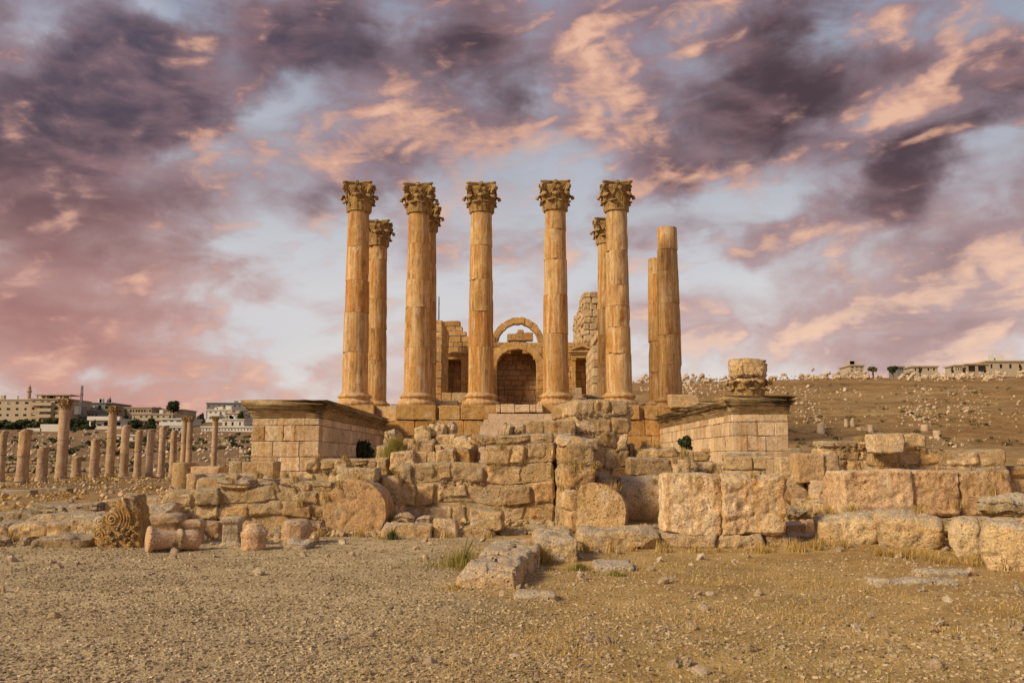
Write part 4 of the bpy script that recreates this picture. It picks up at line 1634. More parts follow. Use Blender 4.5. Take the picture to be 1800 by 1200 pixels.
# stepped blocks behind its left half
ST = [
    (686, 730, 793, 829, 22.9, 'large block at the left end of the second tier', 'rough', 0), (729, 751, 794, 828, 23.1, 'smooth block of the second tier', 'worn', 0),
    (750, 768, 794, 828, 23.1, 'narrow smooth block of the second tier', 'worn', 0), (765, 799, 790, 829, 22.7, 'grey topped block pushed forward on the second tier', 'rough', 0),
    (798, 831, 786, 829, 22.9, 'dark orange block at the right end of the second tier', 'rubble', 0),
    (662, 682, 807, 836, 23.6, 'block at the left foot of the stepped heap', 'rough', 0), (660, 686, 784, 808, 23.7, 'rounded corner block left of the grass tuft', 'rough', 0),
    (672, 702, 757, 785, 24.3, 'round pale boulder topping the left of the heap', 'boulder', 0), (716, 737, 776, 804, 23.6, 'slanting block right of the grass tuft', 'rough', .1),
    (735, 762, 779, 804, 23.6, 'square block of the third tier', 'worn', 0), (762, 774, 781, 803, 23.6, 'narrow block of the third tier', 'rough', 0),
    (771, 801, 781, 804, 23.7, 'smooth square block of the third tier', 'worn', 0), (728, 759, 748, 777, 24.2, 'tall rough boulder near the top of the heap', 'rubble', 0),
    (755, 784, 745, 771, 24.4, 'blocky boulder at the top of the heap', 'rubble', 0), (783, 800, 743, 763, 24.5, 'small angular boulder at the top right of the heap', 'boulder', .2),
    (798, 819, 767, 792, 23.6, 'rough block left of the high central wall', 'rubble', 0), (815, 841, 768, 794, 23.4, 'rough lichen spotted block touching the high central wall', 'rubble', 0),
    (708, 766, 771, 779, 24.0, 'thin slab under the rough boulders', 'rough', 0), (765, 800, 764, 783, 24.2, 'dim block under the blocky boulder', 'rough', 0),
    (699, 722, 792, 800, 23.1, 'small flat stone beside the grass tuft', 'boulder', 0),
    (882, 899, 745, 767, 23.2, 'pointed stone on top of the central wall', 'boulder', 0), (900, 922, 743, 767, 23.3, 'rounded stone on top of the central wall', 'rubble', 0)]
for (x0, x1, y0, y1, Y, lb, sty, rx) in ST:
    tn_ = (.55, 0, .0) if sty in ('boulder', 'rubble') else (.52 + rng.uniform(-.06, .08), rng.uniform(0, .3), rng.uniform(0, .3))
    if 'orange' in lb:
        tn_ = (.42, 0, 1.)
    block_px('stone_block', lb, 'block', x0, x1, y0, y1 + 3, Y, .75, sty, 'stone', rx=rx, res=.045, tint=tn_)
# fill under the heap
wall_px('ruined_wall', 'hidden lower courses carrying the stepped heap of blocks', 'wall', 664, 842, [(664, 828), (700, 800), (842, 790)], 24.4, .9, ch=(.4, .5), bw=(.5, .9), res=.09, rows=1, tintf=wt_)

# pier with rounded top right of the central wall
def oblique(name, label, x, y, ang, L, depth, top, z0, mat='stone', **kw):
    b = MB()
    masonry(b, x, y, ang, L, depth, top, z0=z0, **kw)
    return tag(b.build(name, M[mat]), label, 'wall')


oblique('stone_pier', 'stout rough pier with a sloping grey top beside the half drum', PX(999, 20.6), 20.6, math.radians(9), 1.10, 2.2, lambda u: PZ(779, 20.6) if u < .75 else PZ(840, 20.6), -.05,
        ch=(.44, .58), bw=(.5, .75), sty='rough', res=.045, rows=4, jit=.04, chinks=10, wave=.03, tintf=wt_)
block_px('stone_block', 'sloping grey capping stone on the rough pier', 'block', 985, 1052, 769, 792, 20.9, 1.2, 'rubble', 'stone', ry=.18, rz=.12, res=.05, tint=(.55, .1, 0))
block_px('stone_block', 'grey lump of stone behind the capping of the pier', 'block', 980, 1010, 762, 780, 22.6, .9, 'rubble', 'grey', res=.05)
oblique('stone_pier', 'broken lower spur of the rough pier behind the half drum', PX(1050, 21.6), 21.6, math.radians(4), .62, 1.0, lambda u: PZ(830, 21.6) - u * .35, -.05, ch=(.3, .4), bw=(.3, .5), sty='rubble', res=.05, rows=2, jit=.05, chinks=8, tintf=wt_)
# middle wall piece and the tall wall behind
wall_px('ruined_wall', 'short upper wall of pale blocks left of the tall pier', 'wall', 925, 1012, [(925, 736), (1012, 738)], 24.2, .9, ch=(.44, .52), bw=(.3, .75), rows=2, jit=.05, res=.055, chinks=8, tintf=wt_)
oblique('tall_pier', 'tall massive pier of rough blocks, highest of the ruins before the temple', PX(1012, 25.0), 25.0, math.radians(10), 1.55, 3.2,
        lambda u: PZ(710, 25.0) + .12, -.05, ch=(.44, .52), bw=(.38, .7), sty='rough', res=.055, rows=5, jit=.045, chinks=9, wave=.03, tintf=wt_)
block_px('stone_block', 'rough corner stone at the right top of the tall pier', 'block', 1086, 1109, 714, 760, 25.3, .6, 'rubble', res=.05, rz=.6)

# half drum and lying drum right of the pier
xh = (PX(1000, 19.4) + PX(1102, 19.4)) / 2
Rh = (PX(1102, 19.4) - PX(1000, 19.4)) / 2 * 1.04
b = MB()
stone(b, (xh, 19.4 + .3, PZ(850, 19.4) - Rh), (2 * Rh, .62, 2 * Rh), (-.10, 0, -.22), 'drum', .035, (.54, .1, .3), seed=15, cyl='y', k=1.8,
      shape=lambda p, hs: np.stack([np.where(p[:, 0] < -hs[0] * .55, p[:, 0] * .2 - hs[0] * .44, p[:, 0]), p[:, 1], p[:, 2]], -1))
tag(b.build('column_drum', M['stone']), 'broken half of a column drum leaning against the pier, rounded at the top', 'drum')
b = MB()
stone(b, (PX(1152, 21.8), 22.5, PZ(838, 21.8) - .62), (1.75, 1.24, 1.3), (0, 0, -.05), 'drum', .05, (.54, .2, .3), seed=25, cyl='x', k=2.0)
tag(b.build('column_drum', M['stone']), 'shaft drum lying on its side behind the paired blocks', 'drum')
wall_px('ruined_wall', 'low course of blocks right of the tall pier', 'wall', 1104, 1217, [(1104, 803), (1217, 804)], 24.6, .8, yb=900, ch=(.42, .5), bw=(.8, 1.4), res=.06, rows=1, jit=.02, chinks=6, tintf=wt_)
for (x0, x1, y0, y1, Y, lb, sty) in (
        (1104, 1117, 780, 806, 25.6, 'upright pale stone at the side of the tall pier', 'rubble'), (1117, 1160, 789, 806, 25.4, 'long rubble stone on the low course', 'rubble'),
        (1127, 1152, 783, 796, 25.9, 'rounded stone rising behind the long rubble stone', 'boulder'), (1154, 1192, 788, 806, 25.3, 'flat topped stone in the middle of the low course', 'rubble'),
        (1190, 1212, 792, 806, 25.6, 'small pale stone at the right of the low course', 'boulder'), (1202, 1221, 791, 818, 29.0, 'orange upright block near the small shrub', 'rough')):
    block_px('stone_block', lb, 'block', x0, x1, y0, y1 + 3, Y, .6, sty, res=.06)
wall_px('ruined_wall', 'squat orange wall stub before the right wing wall', 'wall', 1222, 1249, [(1222, 797), (1236, 797), (1238, 789), (1249, 789)], 30.0, .8, yb=830, ch=(.3, .4), bw=(.3, .6), res=.08, tintf=lambda: (.48, 0, .6))
wall_px('ruined_wall', 'pale toothed course at the foot of the right wing wall', 'wall', 1248, 1284, [(1248, 812), (1284, 808)], 29.5, .9, yb=846, ch=(.5, .6), bw=(.2, .35), res=.06, sty='rubble', mat='pale')
wall_px('ruined_wall', 'block wall with mossy grey coping before the right wing wall', 'wall', 1281, 1357, [(1281, 802), (1300, 802), (1302, 812), (1357, 812)], 27.5, .9, yb=850, ch=(.35, .5), bw=(.5, 1.2), res=.06, sty='worn', tintf=wt_)
block_px('stone_block', 'long mossy coping stone before the right wing wall', 'block', 1280, 1352, 796, 812, 27.9, .9, 'rubble', 'grey', res=.06)
for (x0, x1, y0, y1, Y, lb, sty, mt_) in (
        (1214, 1262, 812, 826, 27.8, 'low pale block beside the toothed course', 'rubble', 'pale'), (1216, 1244, 824, 838, 26.5, 'flat grey stone behind the paired blocks', 'boulder', 'grey'),
        (1356, 1374, 808, 836, 26.5, 'shaded block beside the cubic block', 'worn', 'stone'), (1371, 1400, 804, 836, 25.0, 'cubic block right of the mossy wall', 'worn', 'stone'),
        (1388, 1410, 788, 806, 31.0, 'tilted grey slab right of the wing wall', 'worn', 'grey'),
        (1372, 1412, 833, 864, 22.5, 'dull block on the right of the paired blocks', 'rough', 'stone'), (1401, 1449, 797, 845, 22.3, 'pink block perched above the stone heap', 'worn', 'pink'),
        (1444, 1476, 798, 845, 22.3, 'egg shaped block right of the pink block', 'rubble', 'stone'), (1388, 1420, 857, 881, 22.0, 'dark leaning block in the stone heap', 'rough', 'dark'),
        (1424, 1480, 843, 872, 22.2, 'wide rough block below the egg shaped block', 'rough', 'stone'), (1430, 1462, 858, 884, 21.6, 'lumpy block in the stone heap', 'rubble', 'stone'),
        (1402, 1432, 877, 910, 20.8, 'upright worn block in the stone heap', 'rough', 'stone'), (1385, 1417, 890, 910, 20.3, 'dark rounded stone with a hollow', 'boulder', 'grey'),
        (1434, 1480, 881, 912, 20.0, 'grey mottled boulder left of the split lintel', 'boulder', 'stone'),
        (1376, 1410, 919, 940, 18.6, 'flat topped block right of the base course', 'rough', 'stone'), (1410, 1444, 917, 940, 19.2, 'dark block beside the flat topped one', 'rough', 'dark'),
        (1376, 1420, 946, 966, 17.7, 'rounded stone at the foot of the heap', 'boulder', 'stone'), (1384, 1450, 938, 952, 18.4, 'long flat stone at the foot of the heap', 'boulder', 'stone'),
        (1420, 1452, 946, 964, 18.1, 'low dark stone left of the big boulders', 'boulder', 'dark'), (1462, 1480, 870, 884, 21.0, 'thin chip of stone beside the split lintel', 'rough', 'stone')):
    block_px('stone_block', lb, 'block', x0, x1, y0, y1 + 3, Y, .65, sty, mt_, res=.045)
wall_px('ruined_wall', 'dim rubble wall filling the heap behind the pink block', 'wall', 1380, 1482, [(1380, 866), (1420, 846), (1482, 846)], 23.2, .8, ch=(.22, .34), bw=(.3, .6), res=.07, sty='rubble', tintf=wt_)

# rear walls right
wall_px('ruined_wall', 'rough rubble wall with a flat top left of the corner block', 'wall', 1445, 1545, [(1445, 779), (1545, 781)], 25.5, .9, yb=850, ch=(.3, .4), bw=(.4, .8), rows=2, sty='rough', res=.06, jit=.06, chinks=14, wave=.05, tintf=wt_)
wall_px('ruined_wall', 'wall behind the split lintel stepping down to the right', 'wall', 1543, 1770, [(1543, 765), (1620, 763), (1622, 778), (1700, 784), (1740, 780), (1770, 788)], 24.6, .9, yb=850, ch=(.36, .46), bw=(.5, 1.1), rows=2, sty='rough', res=.055, jit=.06, chinks=8, wave=.06, tintf=wt_)
block_px('stone_block', 'pale squared corner block on top of the rear wall', 'block', 1544, 1592, 762, 797, 24.0, .8, 'rough', 'pale', res=.05, tint=(.5, .1, 0))
wall_px('ruined_wall', 'tumbled wall at the far right behind the grey rock', 'wall', 1768, 1850, [(1768, 822), (1850, 806)], 25.0, .9, yb=890, ch=(.3, .42), bw=(.4, .8), rows=1, sty='rubble', res=.07, jit=.06, chinks=8, tintf=wt_)

# ---- paired big blocks on their base course
YE = 17.3
block_px('base_block', 'left block of the base course under the paired blocks', 'block', 1157, 1259, 938, 978, YE, 1.1, 'rough', 'stone', res=.035, tint=(.5, .2, .2), ground=True)
block_px('base_block', 'middle block of the base course under the paired blocks', 'block', 1257, 1342, 939, 978, YE, 1.1, 'rough', 'stone', res=.035, tint=(.46, .1, .1), ground=True)
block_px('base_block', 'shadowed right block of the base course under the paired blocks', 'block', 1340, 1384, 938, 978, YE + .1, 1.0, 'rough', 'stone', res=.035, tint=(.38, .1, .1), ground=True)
block_px('paired_block', 'left of the two great paired blocks, smooth pale left edge', 'block', 1166, 1266, 833, 940, YE + .05, .95, 'rough', 'pale', res=.028, tint=(.58, .05, .05), k=1.15, seed=911)
block_px('paired_block', 'right of the two great paired blocks, pitted rough face', 'block', 1268, 1379, 833, 940, YE - .02, .95, 'rough', 'pale', res=.028, tint=(.55, .1, .15), k=1.3, seed=935)

# ---- split lintel and the boulder row right
YL = 18.5
block_px('lintel_piece', 'left piece of the split pink lintel', 'block', 1478, 1603, 828, 906, YL, 1.15, 'rough', 'pink', res=.035, tint=(.62, .25, 0), k=1.2, seed=61)
block_px('lintel_piece', 'middle piece of the split pink lintel', 'block', 1598, 1685, 828, 906, YL + .05, 1.15, 'rough', 'pink', res=.035, tint=(.54, .35, .2), k=1.2, seed=62)
block_px('lintel_piece', 'dark right piece of the split pink lintel beyond the deep crack', 'block', 1679, 1776, 828, 906, YL + .12, 1.15, 'rough', 'pink', res=.035, tint=(.44, .2, .4), k=1.2, seed=63)
def under(p, hs):               # boulders undercut towards their foot
    f = np.clip(-p[:, 2] / hs[2], 0, 1)
    return np.stack([p[:, 0] * (1 - .10 * f ** 2), p[:, 1] + .30 * hs[1] * f ** 2 * (p[:, 1] < 0), p[:, 2]], -1)


block_px('boulder', 'long rounded boulder below the left piece of the split lintel', 'boulder', 1447, 1552, 903, 974, 17.3, 1.0, 'boulder', 'stone', res=.035, tint=(.56, 0, .0), shape=under, seed=201, k=.8, rz=-.34)
block_px('boulder', 'undercut boulder with a dark hollow below the split lintel', 'boulder', 1558, 1670, 905, 984, 16.7, 1.2, 'boulder', 'stone', res=.035, tint=(.5, .05, .15), shape=under, seed=202, k=.85, rz=-.40)
block_px('boulder', 'upright rounded boulder right of the undercut boulder', 'boulder', 1684, 1742, 914, 996, 15.5, 1.0, 'boulder', 'stone', res=.035, tint=(.54, .05, .0), shape=under, seed=203, k=.8, rz=-.44)
block_px('boulder', 'large boulder cut off by the right edge of the photo', 'boulder', 1758, 1850, 920, 1040, 13.8, 1.1, 'boulder', 'stone', res=.03, tint=(.58, 0, .0), shape=under, seed=204, k=.7, rz=-.48)
block_px('boulder', 'broad flat topped stone between the boulder row and the split lintel', 'boulder', 1590, 1800, 909, 940, 18.3, .9, 'rough', 'stone', res=.05, tint=(.55, .05, 0), k=1.2, seed=209)
block_px('loose_stone', 'grey angular rock resting on the boulders at the right edge', 'rock', 1752, 1815, 874, 910, 16.6, .9, 'boulder', 'grey', res=.035, tint=(.62, 0, 0), rz=.3)

# ---- foreground row running towards the camera
def beam(name, label, xa, ya, L, wdt, z1, sty, seed, ang=-.081, tint=(.5, .3, .1), mat='stone', k=1.0, dx=0):
    """a block whose long side runs away from the camera"""
    b = MB()
    ca, sa = math.cos(ang), math.sin(ang)
    cx_ = xa + ca * wdt / 2 - sa * L / 2 + dx
    cy_ = ya + sa * wdt / 2 + ca * L / 2
    zb = gz(cx_, cy_) - .10
    stone(b, (cx_, cy_, (z1 + zb) / 2), (wdt, L, z1 - zb), (0, 0, ang), sty, .03, tint, seed=seed, k=k,
          shape=lambda p, hs: np.stack([p[:, 0] - (p[:, 0] < 0) * .12 * np.clip(-p[:, 2] / hs[2], -1, 1) * 1.0, p[:, 1] + .13 * p[:, 2] * (p[:, 1] < 0), p[:, 2]], -1))
    return tag(b.build(name, M[mat]), label, 'block')


zf = PZ(988, 12.4)
beam('fallen_beam', 'nearest pinkish block pointing at the camera, broken front face', PX(803, 12.0), 12.0, 1.45, .80, zf, 'rough', 301, tint=(.54, .6, .1), k=1.0)
beam('fallen_beam', 'second block of the row behind the nearest pinkish block', PX(803, 12.0) + .13, 13.50, .75, .86, zf + .02, 'rough', 302, tint=(.54, .3, .0), k=1.0)
beam('fallen_beam', 'third block of the row left of the straw tuft', PX(803, 12.0) + .20, 14.28, 1.45, .93, zf + .02, 'rough', 303, tint=(.55, .2, .0), k=.9)
block_px('fallen_block', 'grey weathered block right of the straw tuft', 'block', 941, 1015, 945, 1007, 14.9, 1.5, 'rubble', 'stone', res=.03, tint=(.52, .05, .0), ground=True, seed=311)
block_px('fallen_block', 'long block with a slanting right end in the middle of the front row', 'block', 1017, 1158, 932, 984, 17.0, .9, 'rubble', 'stone', res=.03, tint=(.5, .05, .1), ground=True, k=.8, seed=312)
for (x0, x1, y0, y1, d, lb) in ((1047, 1116, 983, 1004, .75, 'flat slab lying before the long front block'), (905, 976, 1042, 1056, .28, 'thin slab lying right of the nearest block'),
                                (1536, 1684, 1019, 1030, .28, 'longer of two thin slabs sunk in the ground at the right'), (1618, 1704, 1003, 1013, .28, 'shorter of two thin slabs sunk in the ground at the right')):
    h_ = hit((x0 + x1) / 2, y1)
    b = MB()
    w_ = (x1 - x0) * h_[1] / F
    stone(b, (h_[0], h_[1] + d / 2, gz(h_[0], h_[1]) + .02), (w_, d, .14), (.02, 0, -.03), 'rough', .035, (.62, .1, 0), k=.8)
    tag(b.build('flat_slab', M['grey']), lb, 'slab')

# ================================================================== LEFT GROUP
wall_px('retaining_wall', 'dark sunken retaining wall of rough stones at the left edge', 'wall', -60, 182, [(-60, 900), (60, 893), (182, 886)], 24.0, 1.2, ch=(.26, .36), bw=(.35, .8), rows=2, sty='rubble', mat='grey', res=.07, jit=.06, chinks=6, wave=.05, tintf=lambda: (.42 + rng.uniform(-.1, .1), 0, .2))
wall_px('ruined_wall', 'ragged wall top running behind the carved scroll block', 'wall', 180, 300, [(180, 886), (240, 876), (300, 868)], 24.3, 2.4, ch=(.28, .4), bw=(.35, .8), rows=3, sty='rubble', res=.08, jit=.08, chinks=6, wave=.05, tintf=wt_)
for (x0, x1, y0, y1, Y, d, lb, sty, mt_) in (
        (130, 190, 912, 966, 18.4, 1.6, 'orange brown block left of the carved scroll block', 'rough', 'stone'), (88, 134, 916, 950, 18.6, 1.4, 'rounded brown block in the left heap', 'rubble', 'stone'),
        (22, 92, 920, 962, 18.8, 1.2, 'long brown stone in the left heap', 'rubble', 'stone'), (-30, 34, 922, 958, 19.6, 1.2, 'stone at the left edge of the heap', 'rubble', 'stone'),
        (60, 180, 906, 925, 20.2, 1.6, 'broad flat pale slab over the left heap', 'rough', 'stone'), (245, 300, 890, 925, 20.4, 1.0, 'rounded golden block behind the pink stones', 'rubble', 'stone'),
        (62, 160, 945, 972, 17.1, 1.0, 'flat grey green slab left of the carved scroll block', 'rubble', 'grey'), (36, 62, 944, 965, 17.6, .5, 'small brown rock left of the flat slab', 'boulder', 'stone'),
        (2, 22, 953, 968, 17.6, .4, 'small rock near the left edge', 'boulder', 'stone'), (33, 58, 969, 977, 16.8, .4, 'thin flat stone on the ground at the left', 'boulder', 'grey'),
        (93, 110, 970, 978, 16.6, .25, 'little stone before the flat slab', 'boulder', 'grey'), (-20, 10, 948, 972, 17.4, .6, 'brown rock cut off by the left edge', 'boulder', 'stone')):
    block_px('loose_stone', lb, 'stone', x0, x1, y0, y1 + 2, Y, d, sty, mt_, res=.045)

# carved scroll block
Ys = 17.2
sx0, sx1 = PX(168, Ys), PX(252, Ys)
sz0, sz1 = gz(PX(210, Ys), Ys) - .03, P(210, 871, Ys)[2]
sw, sh_ = sx1 - sx0, sz1 - sz0
sc_ = empty('carved_block', ((sx0 + sx1) / 2, Ys + .3, sz0), 'carved scroll and acanthus fragment standing at the left edge of the gravel', 'carving')
b = MB()


def scroll_shape(p, hs):
    f = (p[:, 2] / hs[2] + 1) / 2
    lft = -hs[0] + hs[0] * 2 * np.interp(f, [0, .35, .62, .85, 1.0], [.0, .06, .16, .36, .52])
    rgt = hs[0] * np.interp(f, [0, .3, .6, 1.0], [1.0, .9, .82, .62])
    t = (p[:, 0] / hs[0] + 1) / 2
    return np.stack([lft + (rgt - lft) * t, p[:, 1] * (1 - .15 * f), p[:, 2]], -1)


stone(b, ((sx0 + sx1) / 2, Ys + .42, (sz0 + sz1) / 2), (sw, .75, sh_), (0, 0, .12), 'rough', .03, (.46, 0, .4), shape=scroll_shape, seed=404)
b.build('body', M['capital'], sc_)


def spiral(cx_, cz_, r0, turns, rad, yy, sgn=1, a0=0.):
    pts = []
    for t in np.linspace(0, 1, int(26 * turns)):
        a = a0 + sgn * t * turns * 2 * math.pi
        r_ = r0 * (1 - t * .88)
        pts.append((cx_ + r_ * math.cos(a), yy - .03 * t, cz_ + r_ * math.sin(a)))
    return pts


def fx_(u):
    return sx0 + sw * u


def fz_(v):
    return sz0 + sh_ * v


yy_ = Ys + .04
for (u_, v_, r_, sg, a0) in ((.40, .56, .10, 1, .2), (.16, .52, .09, -1, .6), (.16, .27, .095, 1, 0)):
    b = MB()
    tube(b, spiral(fx_(u_), fz_(v_), r_ * 1.25, 2.0, .02, yy_, sg, a0), .024, 7, (.62, 0, .2))
    b.build('scroll', M['capital'], sc_)
b = MB()
for k_ in range(4):                       # sweeping fillets round the scrolls
    pts = [(fx_(.40) + (.17 + .055 * k_) * math.cos(a), yy_ + .01 + .012 * k_, fz_(.56) + (.17 + .058 * k_) * math.sin(a) * 1.15) for a in np.linspace(-1.3, 1.75 - .1 * k_, 16)]
    tube(b, pts, .021, 6, (.58, 0, .2))
tube(b, [(fx_(.58), yy_, fz_(.98)), (fx_(.66), yy_, fz_(.82)), (fx_(.76), yy_ + .02, fz_(.62)), (fx_(.80), yy_ + .03, fz_(.45))], .03, 6, (.55, 0, .2))
b.build('fillet', M['capital'], sc_)
for (u_, v_, s_) in ((.36, .30, .10), (.50, .36, .11), (.64, .34, .10), (.74, .30, .09), (.42, .18, .11), (.56, .22, .10), (.30, .12, .10), (.68, .16, .10), (.84, .24, .09), (.86, .40, .08), (.5, .08, .09), (.22, .08, .09), (.78, .10, .09)):
    b = MB()
    stone(b, (fx_(u_), yy_ + .03, fz_(v_)), (s_ * 1.5, .12, s_ * 1.2), (0, rng.uniform(-.7, .7), 0), 'boulder', .03, (.58, 0, .3), k=.8)
    stone(b, (fx_(u_) + .02, yy_ - .02, fz_(v_) + s_ * .2), (s_ * .8, .09, s_ * .7), (0, rng.uniform(-.7, .7), 0), 'boulder', .03, (.62, 0, .3), k=.6)
    b.build('leaf_lobe', M['capital'], sc_)

# toppled pedestal
Yp = 16.6
p0 = P(258, 958, Yp)
p1 = P(350, 962, Yp + .5)
p0[2] = gz(p0[0], p0[1]) + .22
p1[2] = gz(p1[0], p1[1]) + .17
ax_ = p1 - p0
Lp = np.linalg.norm(ax_)
zx = ax_ / Lp
xx = np.cross([0, 0, 1.], zx)
xx /= np.linalg.norm(xx)
yx = np.cross(zx, xx)
frm = np.stack([xx, yx, zx], -1)
b = MB()
pr = [(.18, 0), (.245, .005), (.255, .03), (.235, .07), (.20, .12), (.185, .25), (.172, .48), (.175, .52), (.205, .535), (.215, .57), (.205, .60), (.18, .62), (.185, .66), (.20, .75), (.205, .86), (.19, Lp - .05), (.10, Lp + .02)]
lathe(b, pr, p0, 40, .014, frm, (.55, .6, 0), seed=3)
tag(b.build('toppled_pedestal', M['pink']), 'round pink pedestal with a collar lying on its side on the gravel', 'pedestal')


def altar(name, label, px0, px1, py0, py1, Y, mat, prf, oct_=4, rz=0.1, tint=(.52, .3, 0), rough=.016, top=False):
    """a small altar or pier: square or eight-sided profile turned about the vertical"""
    xm = (PX(px0, Y) + PX(px1, Y)) / 2
    w_ = (PX(px1, Y) - PX(px0, Y)) / 2
    zb = gz(xm, Y) - .03
    zt = P((px0 + px1) / 2, py0, Y)[2]
    b = MB()
    rs = []
    n = 8 * oct_
    for (r_, t) in prf:
        a = np.linspace(0, 2 * math.pi, n, endpoint=False)
        if oct_ == 4:
            rad_ = r_ / np.maximum(np.abs(np.cos(a)), np.abs(np.sin(a)))
        else:
            k8 = math.pi / 4
            rad_ = r_ / np.cos((a + k8 / 2) % k8 - k8 / 2)
        p_ = np.stack([rad_ * w_ * np.cos(a + rz), rad_ * w_ * np.sin(a + rz), np.full(n, zb + (zt - zb) * t)], -1)
        d = fbm(p_ * 6 + px0, 5, 3) * rough
        p_[:, :2] *= (1 + d / w_)[:, None]
        p_[:, 2] += d
        rs.append(p_ + np.array([xm, Y + w_, 0]))
    rings(b, rs, True, True, True, tint)
    return tag(b.build(name, M[mat]), label, 'altar')


sm = lambda pts: [(float(np.interp(t, [a[1] for a in pts], [a[0] for a in pts])), t) for t in np.linspace(0, 1, 26)] + [(pts[-1][0] * .5, 1.01)]
altar('small_altar', 'grey square altar with flared foot and moulded top', 388, 427, 909, 965, 17.6, 'grey', sm([(1.0, 0), (1.0, .1), (.75, .2), (.7, .75), (.92, .84), (.95, .95), (.8, 1)]), tint=(.6, .5, 0))
altar('small_altar', 'pink altar with a hooded top behind the toppled pedestal', 322, 358, 914, 962, 18.2, 'pink', sm([(.9, 0), (.85, .1), (.8, .6), (.95, .74), (.95, .88), (.6, 1)]), tint=(.5, .5, 0))
altar('broken_base', 'large dull pink base behind the toppled pedestal', 258, 318, 905, 950, 18.8, 'pink', sm([(.8, 0), (.8, .5), (.88, .6), (1.0, .72), (.95, .9), (.8, 1)]), tint=(.42, .4, 0), rough=.05)
altar('broken_base', 'reddish eight sided broken base, facets showing at the top', 421, 468, 922, 978, 16.8, 'pink', sm([(.82, 0), (.92, .1), (.9, .5), (.98, .6), (.95, .72), (.72, .85), (.55, 1)]), 5, .2, (.55, .8, .1), rough=.035)
altar('broken_base', 'dull eight sided base standing right of the reddish one', 492, 545, 914, 958, 18.0, 'pink', sm([(.9, 0), (.95, .2), (.95, .8), (.8, .95), (.6, 1)]), 5, .1, (.40, .5, 0), rough=.03)
block_px('loose_stone', 'brown shaded block between the two altars', 'block', 358, 392, 918, 960, 19.4, .6, 'rough', 'dark', res=.04)
block_px('loose_stone', 'flat pale stone in front of the dull eight sided base', 'stone', 500, 546, 949, 971, 17.0, .5, 'boulder', 'grey', res=.03, tint=(.6, .2, 0))
block_px('loose_stone', 'small pointed pink stone beside the flat pale stone', 'stone', 545, 560, 941, 957, 17.8, .3, 'boulder', 'pink', res=.03)
block_px('loose_stone', 'reddish rock at the foot of the low wall left of the drum', 'stone', 540, 570, 918, 952, 19.9, .6, 'boulder', 'stone', res=.04, tint=(.45, .2, .6))

# ================================================================== LEFT COLONNADE, TERRACE, TOWN
def small_column(px0, px1, ytop, ybot, cap, label, seed, mat='town', double=False, lean=0.0):
    # depth from where it stands on the flat terrace
    Y = 1.7 / max(.004, (ybot - 805) / F * 1.01) if ybot > 826 else 100
    Y = min(Y, 100)
    xm = PX((px0 + px1) / 2, Y)
    r_ = (PX(px1, Y) - PX(px0, Y)) / 2 * .84
    zb = gz(xm, Y)
    zt = PZ(ytop, Y)
    t = empty('colonnade_column', (xm, Y, zb), label, 'column', 'columns of the left colonnade')
    H = zt - zb
    b = MB()
    stone(b, (xm, Y, zb + .2), (2 * r_ * 1.16, 2 * r_ * 1.16, .36), (0, 0, 0), 'worn', .15, (.5, .3, 0), cyl='z', ncyl=6)
    b.build('base', M[mat], t)
    hs = H - .3 - (r_ * 2.2 if cap else 0)
    n = 2 if H > 3.2 else 1
    R_ = random.Random(seed)
    z = zb + .38
    cuts = [hs * R_.uniform(.4, .6)] if n == 2 else []
    cuts = [0] + cuts + [hs]
    for i in range(len(cuts) - 1):
        b = MB()
        h_ = cuts[i + 1] - cuts[i]
        stone(b, (xm, Y, z + cuts[i] + h_ / 2), (2 * r_, 2 * r_, h_ - .02), (0, 0, R_.random() * 6), 'drum', .25, (.5 + R_.uniform(-.12, .14), max(0, R_.gauss(.4, .3)), max(0, R_.gauss(0, .2))),
              seed=seed * 7 + i, cyl='z', taper=.95, ncyl=8, k=3.0 if (not cap and i == len(cuts) - 2) else 1.6)
        if not cap and i == len(cuts) - 2:
            stone(b, (xm + .1, Y, zt + .05), (1.5 * r_, 1.4 * r_, .35), (0, 0, 1), 'rubble', .15, (.4, 0, 0))
        b.build('drum', M[mat], t)
    if cap:
        put_capital(t, zt - zb - 1.75 * r_ / .66 * .78, 0, scale=r_ / .66 * .78, seed=seed)
    return t


LC = [(-4, 11, 762, 848, 0), (29, 53, 760, 846, 0), (64, 86, 790, 846, 0), (98, 120, 701, 841, 1), (126, 145, 806, 839, 0), (157, 176, 775, 838, 0), (185, 203, 713, 838, 1),
      (210, 227, 751, 838, 0), (235, 250, 760, 838, 0), (256, 271, 759, 837, 0), (277, 291, 752, 836, 0), (297, 311, 760, 835, 0), (316, 328, 731, 834, 1), (325, 338, 732, 834, 1), (370, 382, 731, 833, 1)]
LL = ['plain column cut by the left edge of the photo', 'plain dark topped column second from the left edge', 'short pinkish column left of the tall leftmost capital column',
      'tallest left column, carved capital, against the apartment block', 'shortest orange stump of the left colonnade', 'pale worn stump right of the shortest stump',
      'tall column with capital before the grey concrete house', 'plain column just right of the tall middle capital column', 'plain column with stained top, eighth of the plain ones',
      'thin pale plain column with cracks', 'slightly taller plain column near the paired columns', 'plain dark reddish column touching the paired columns',
      'left one of the close pair of columns with capitals', 'right one of the close pair of columns with capitals', 'lone slender column with capital near the left wing wall']
for i, (a, c_, t_, bt, cp_) in enumerate(LC):
    small_column(a, c_, t_, bt, bool(cp_), LL[i], 50 + i)
b = MB()
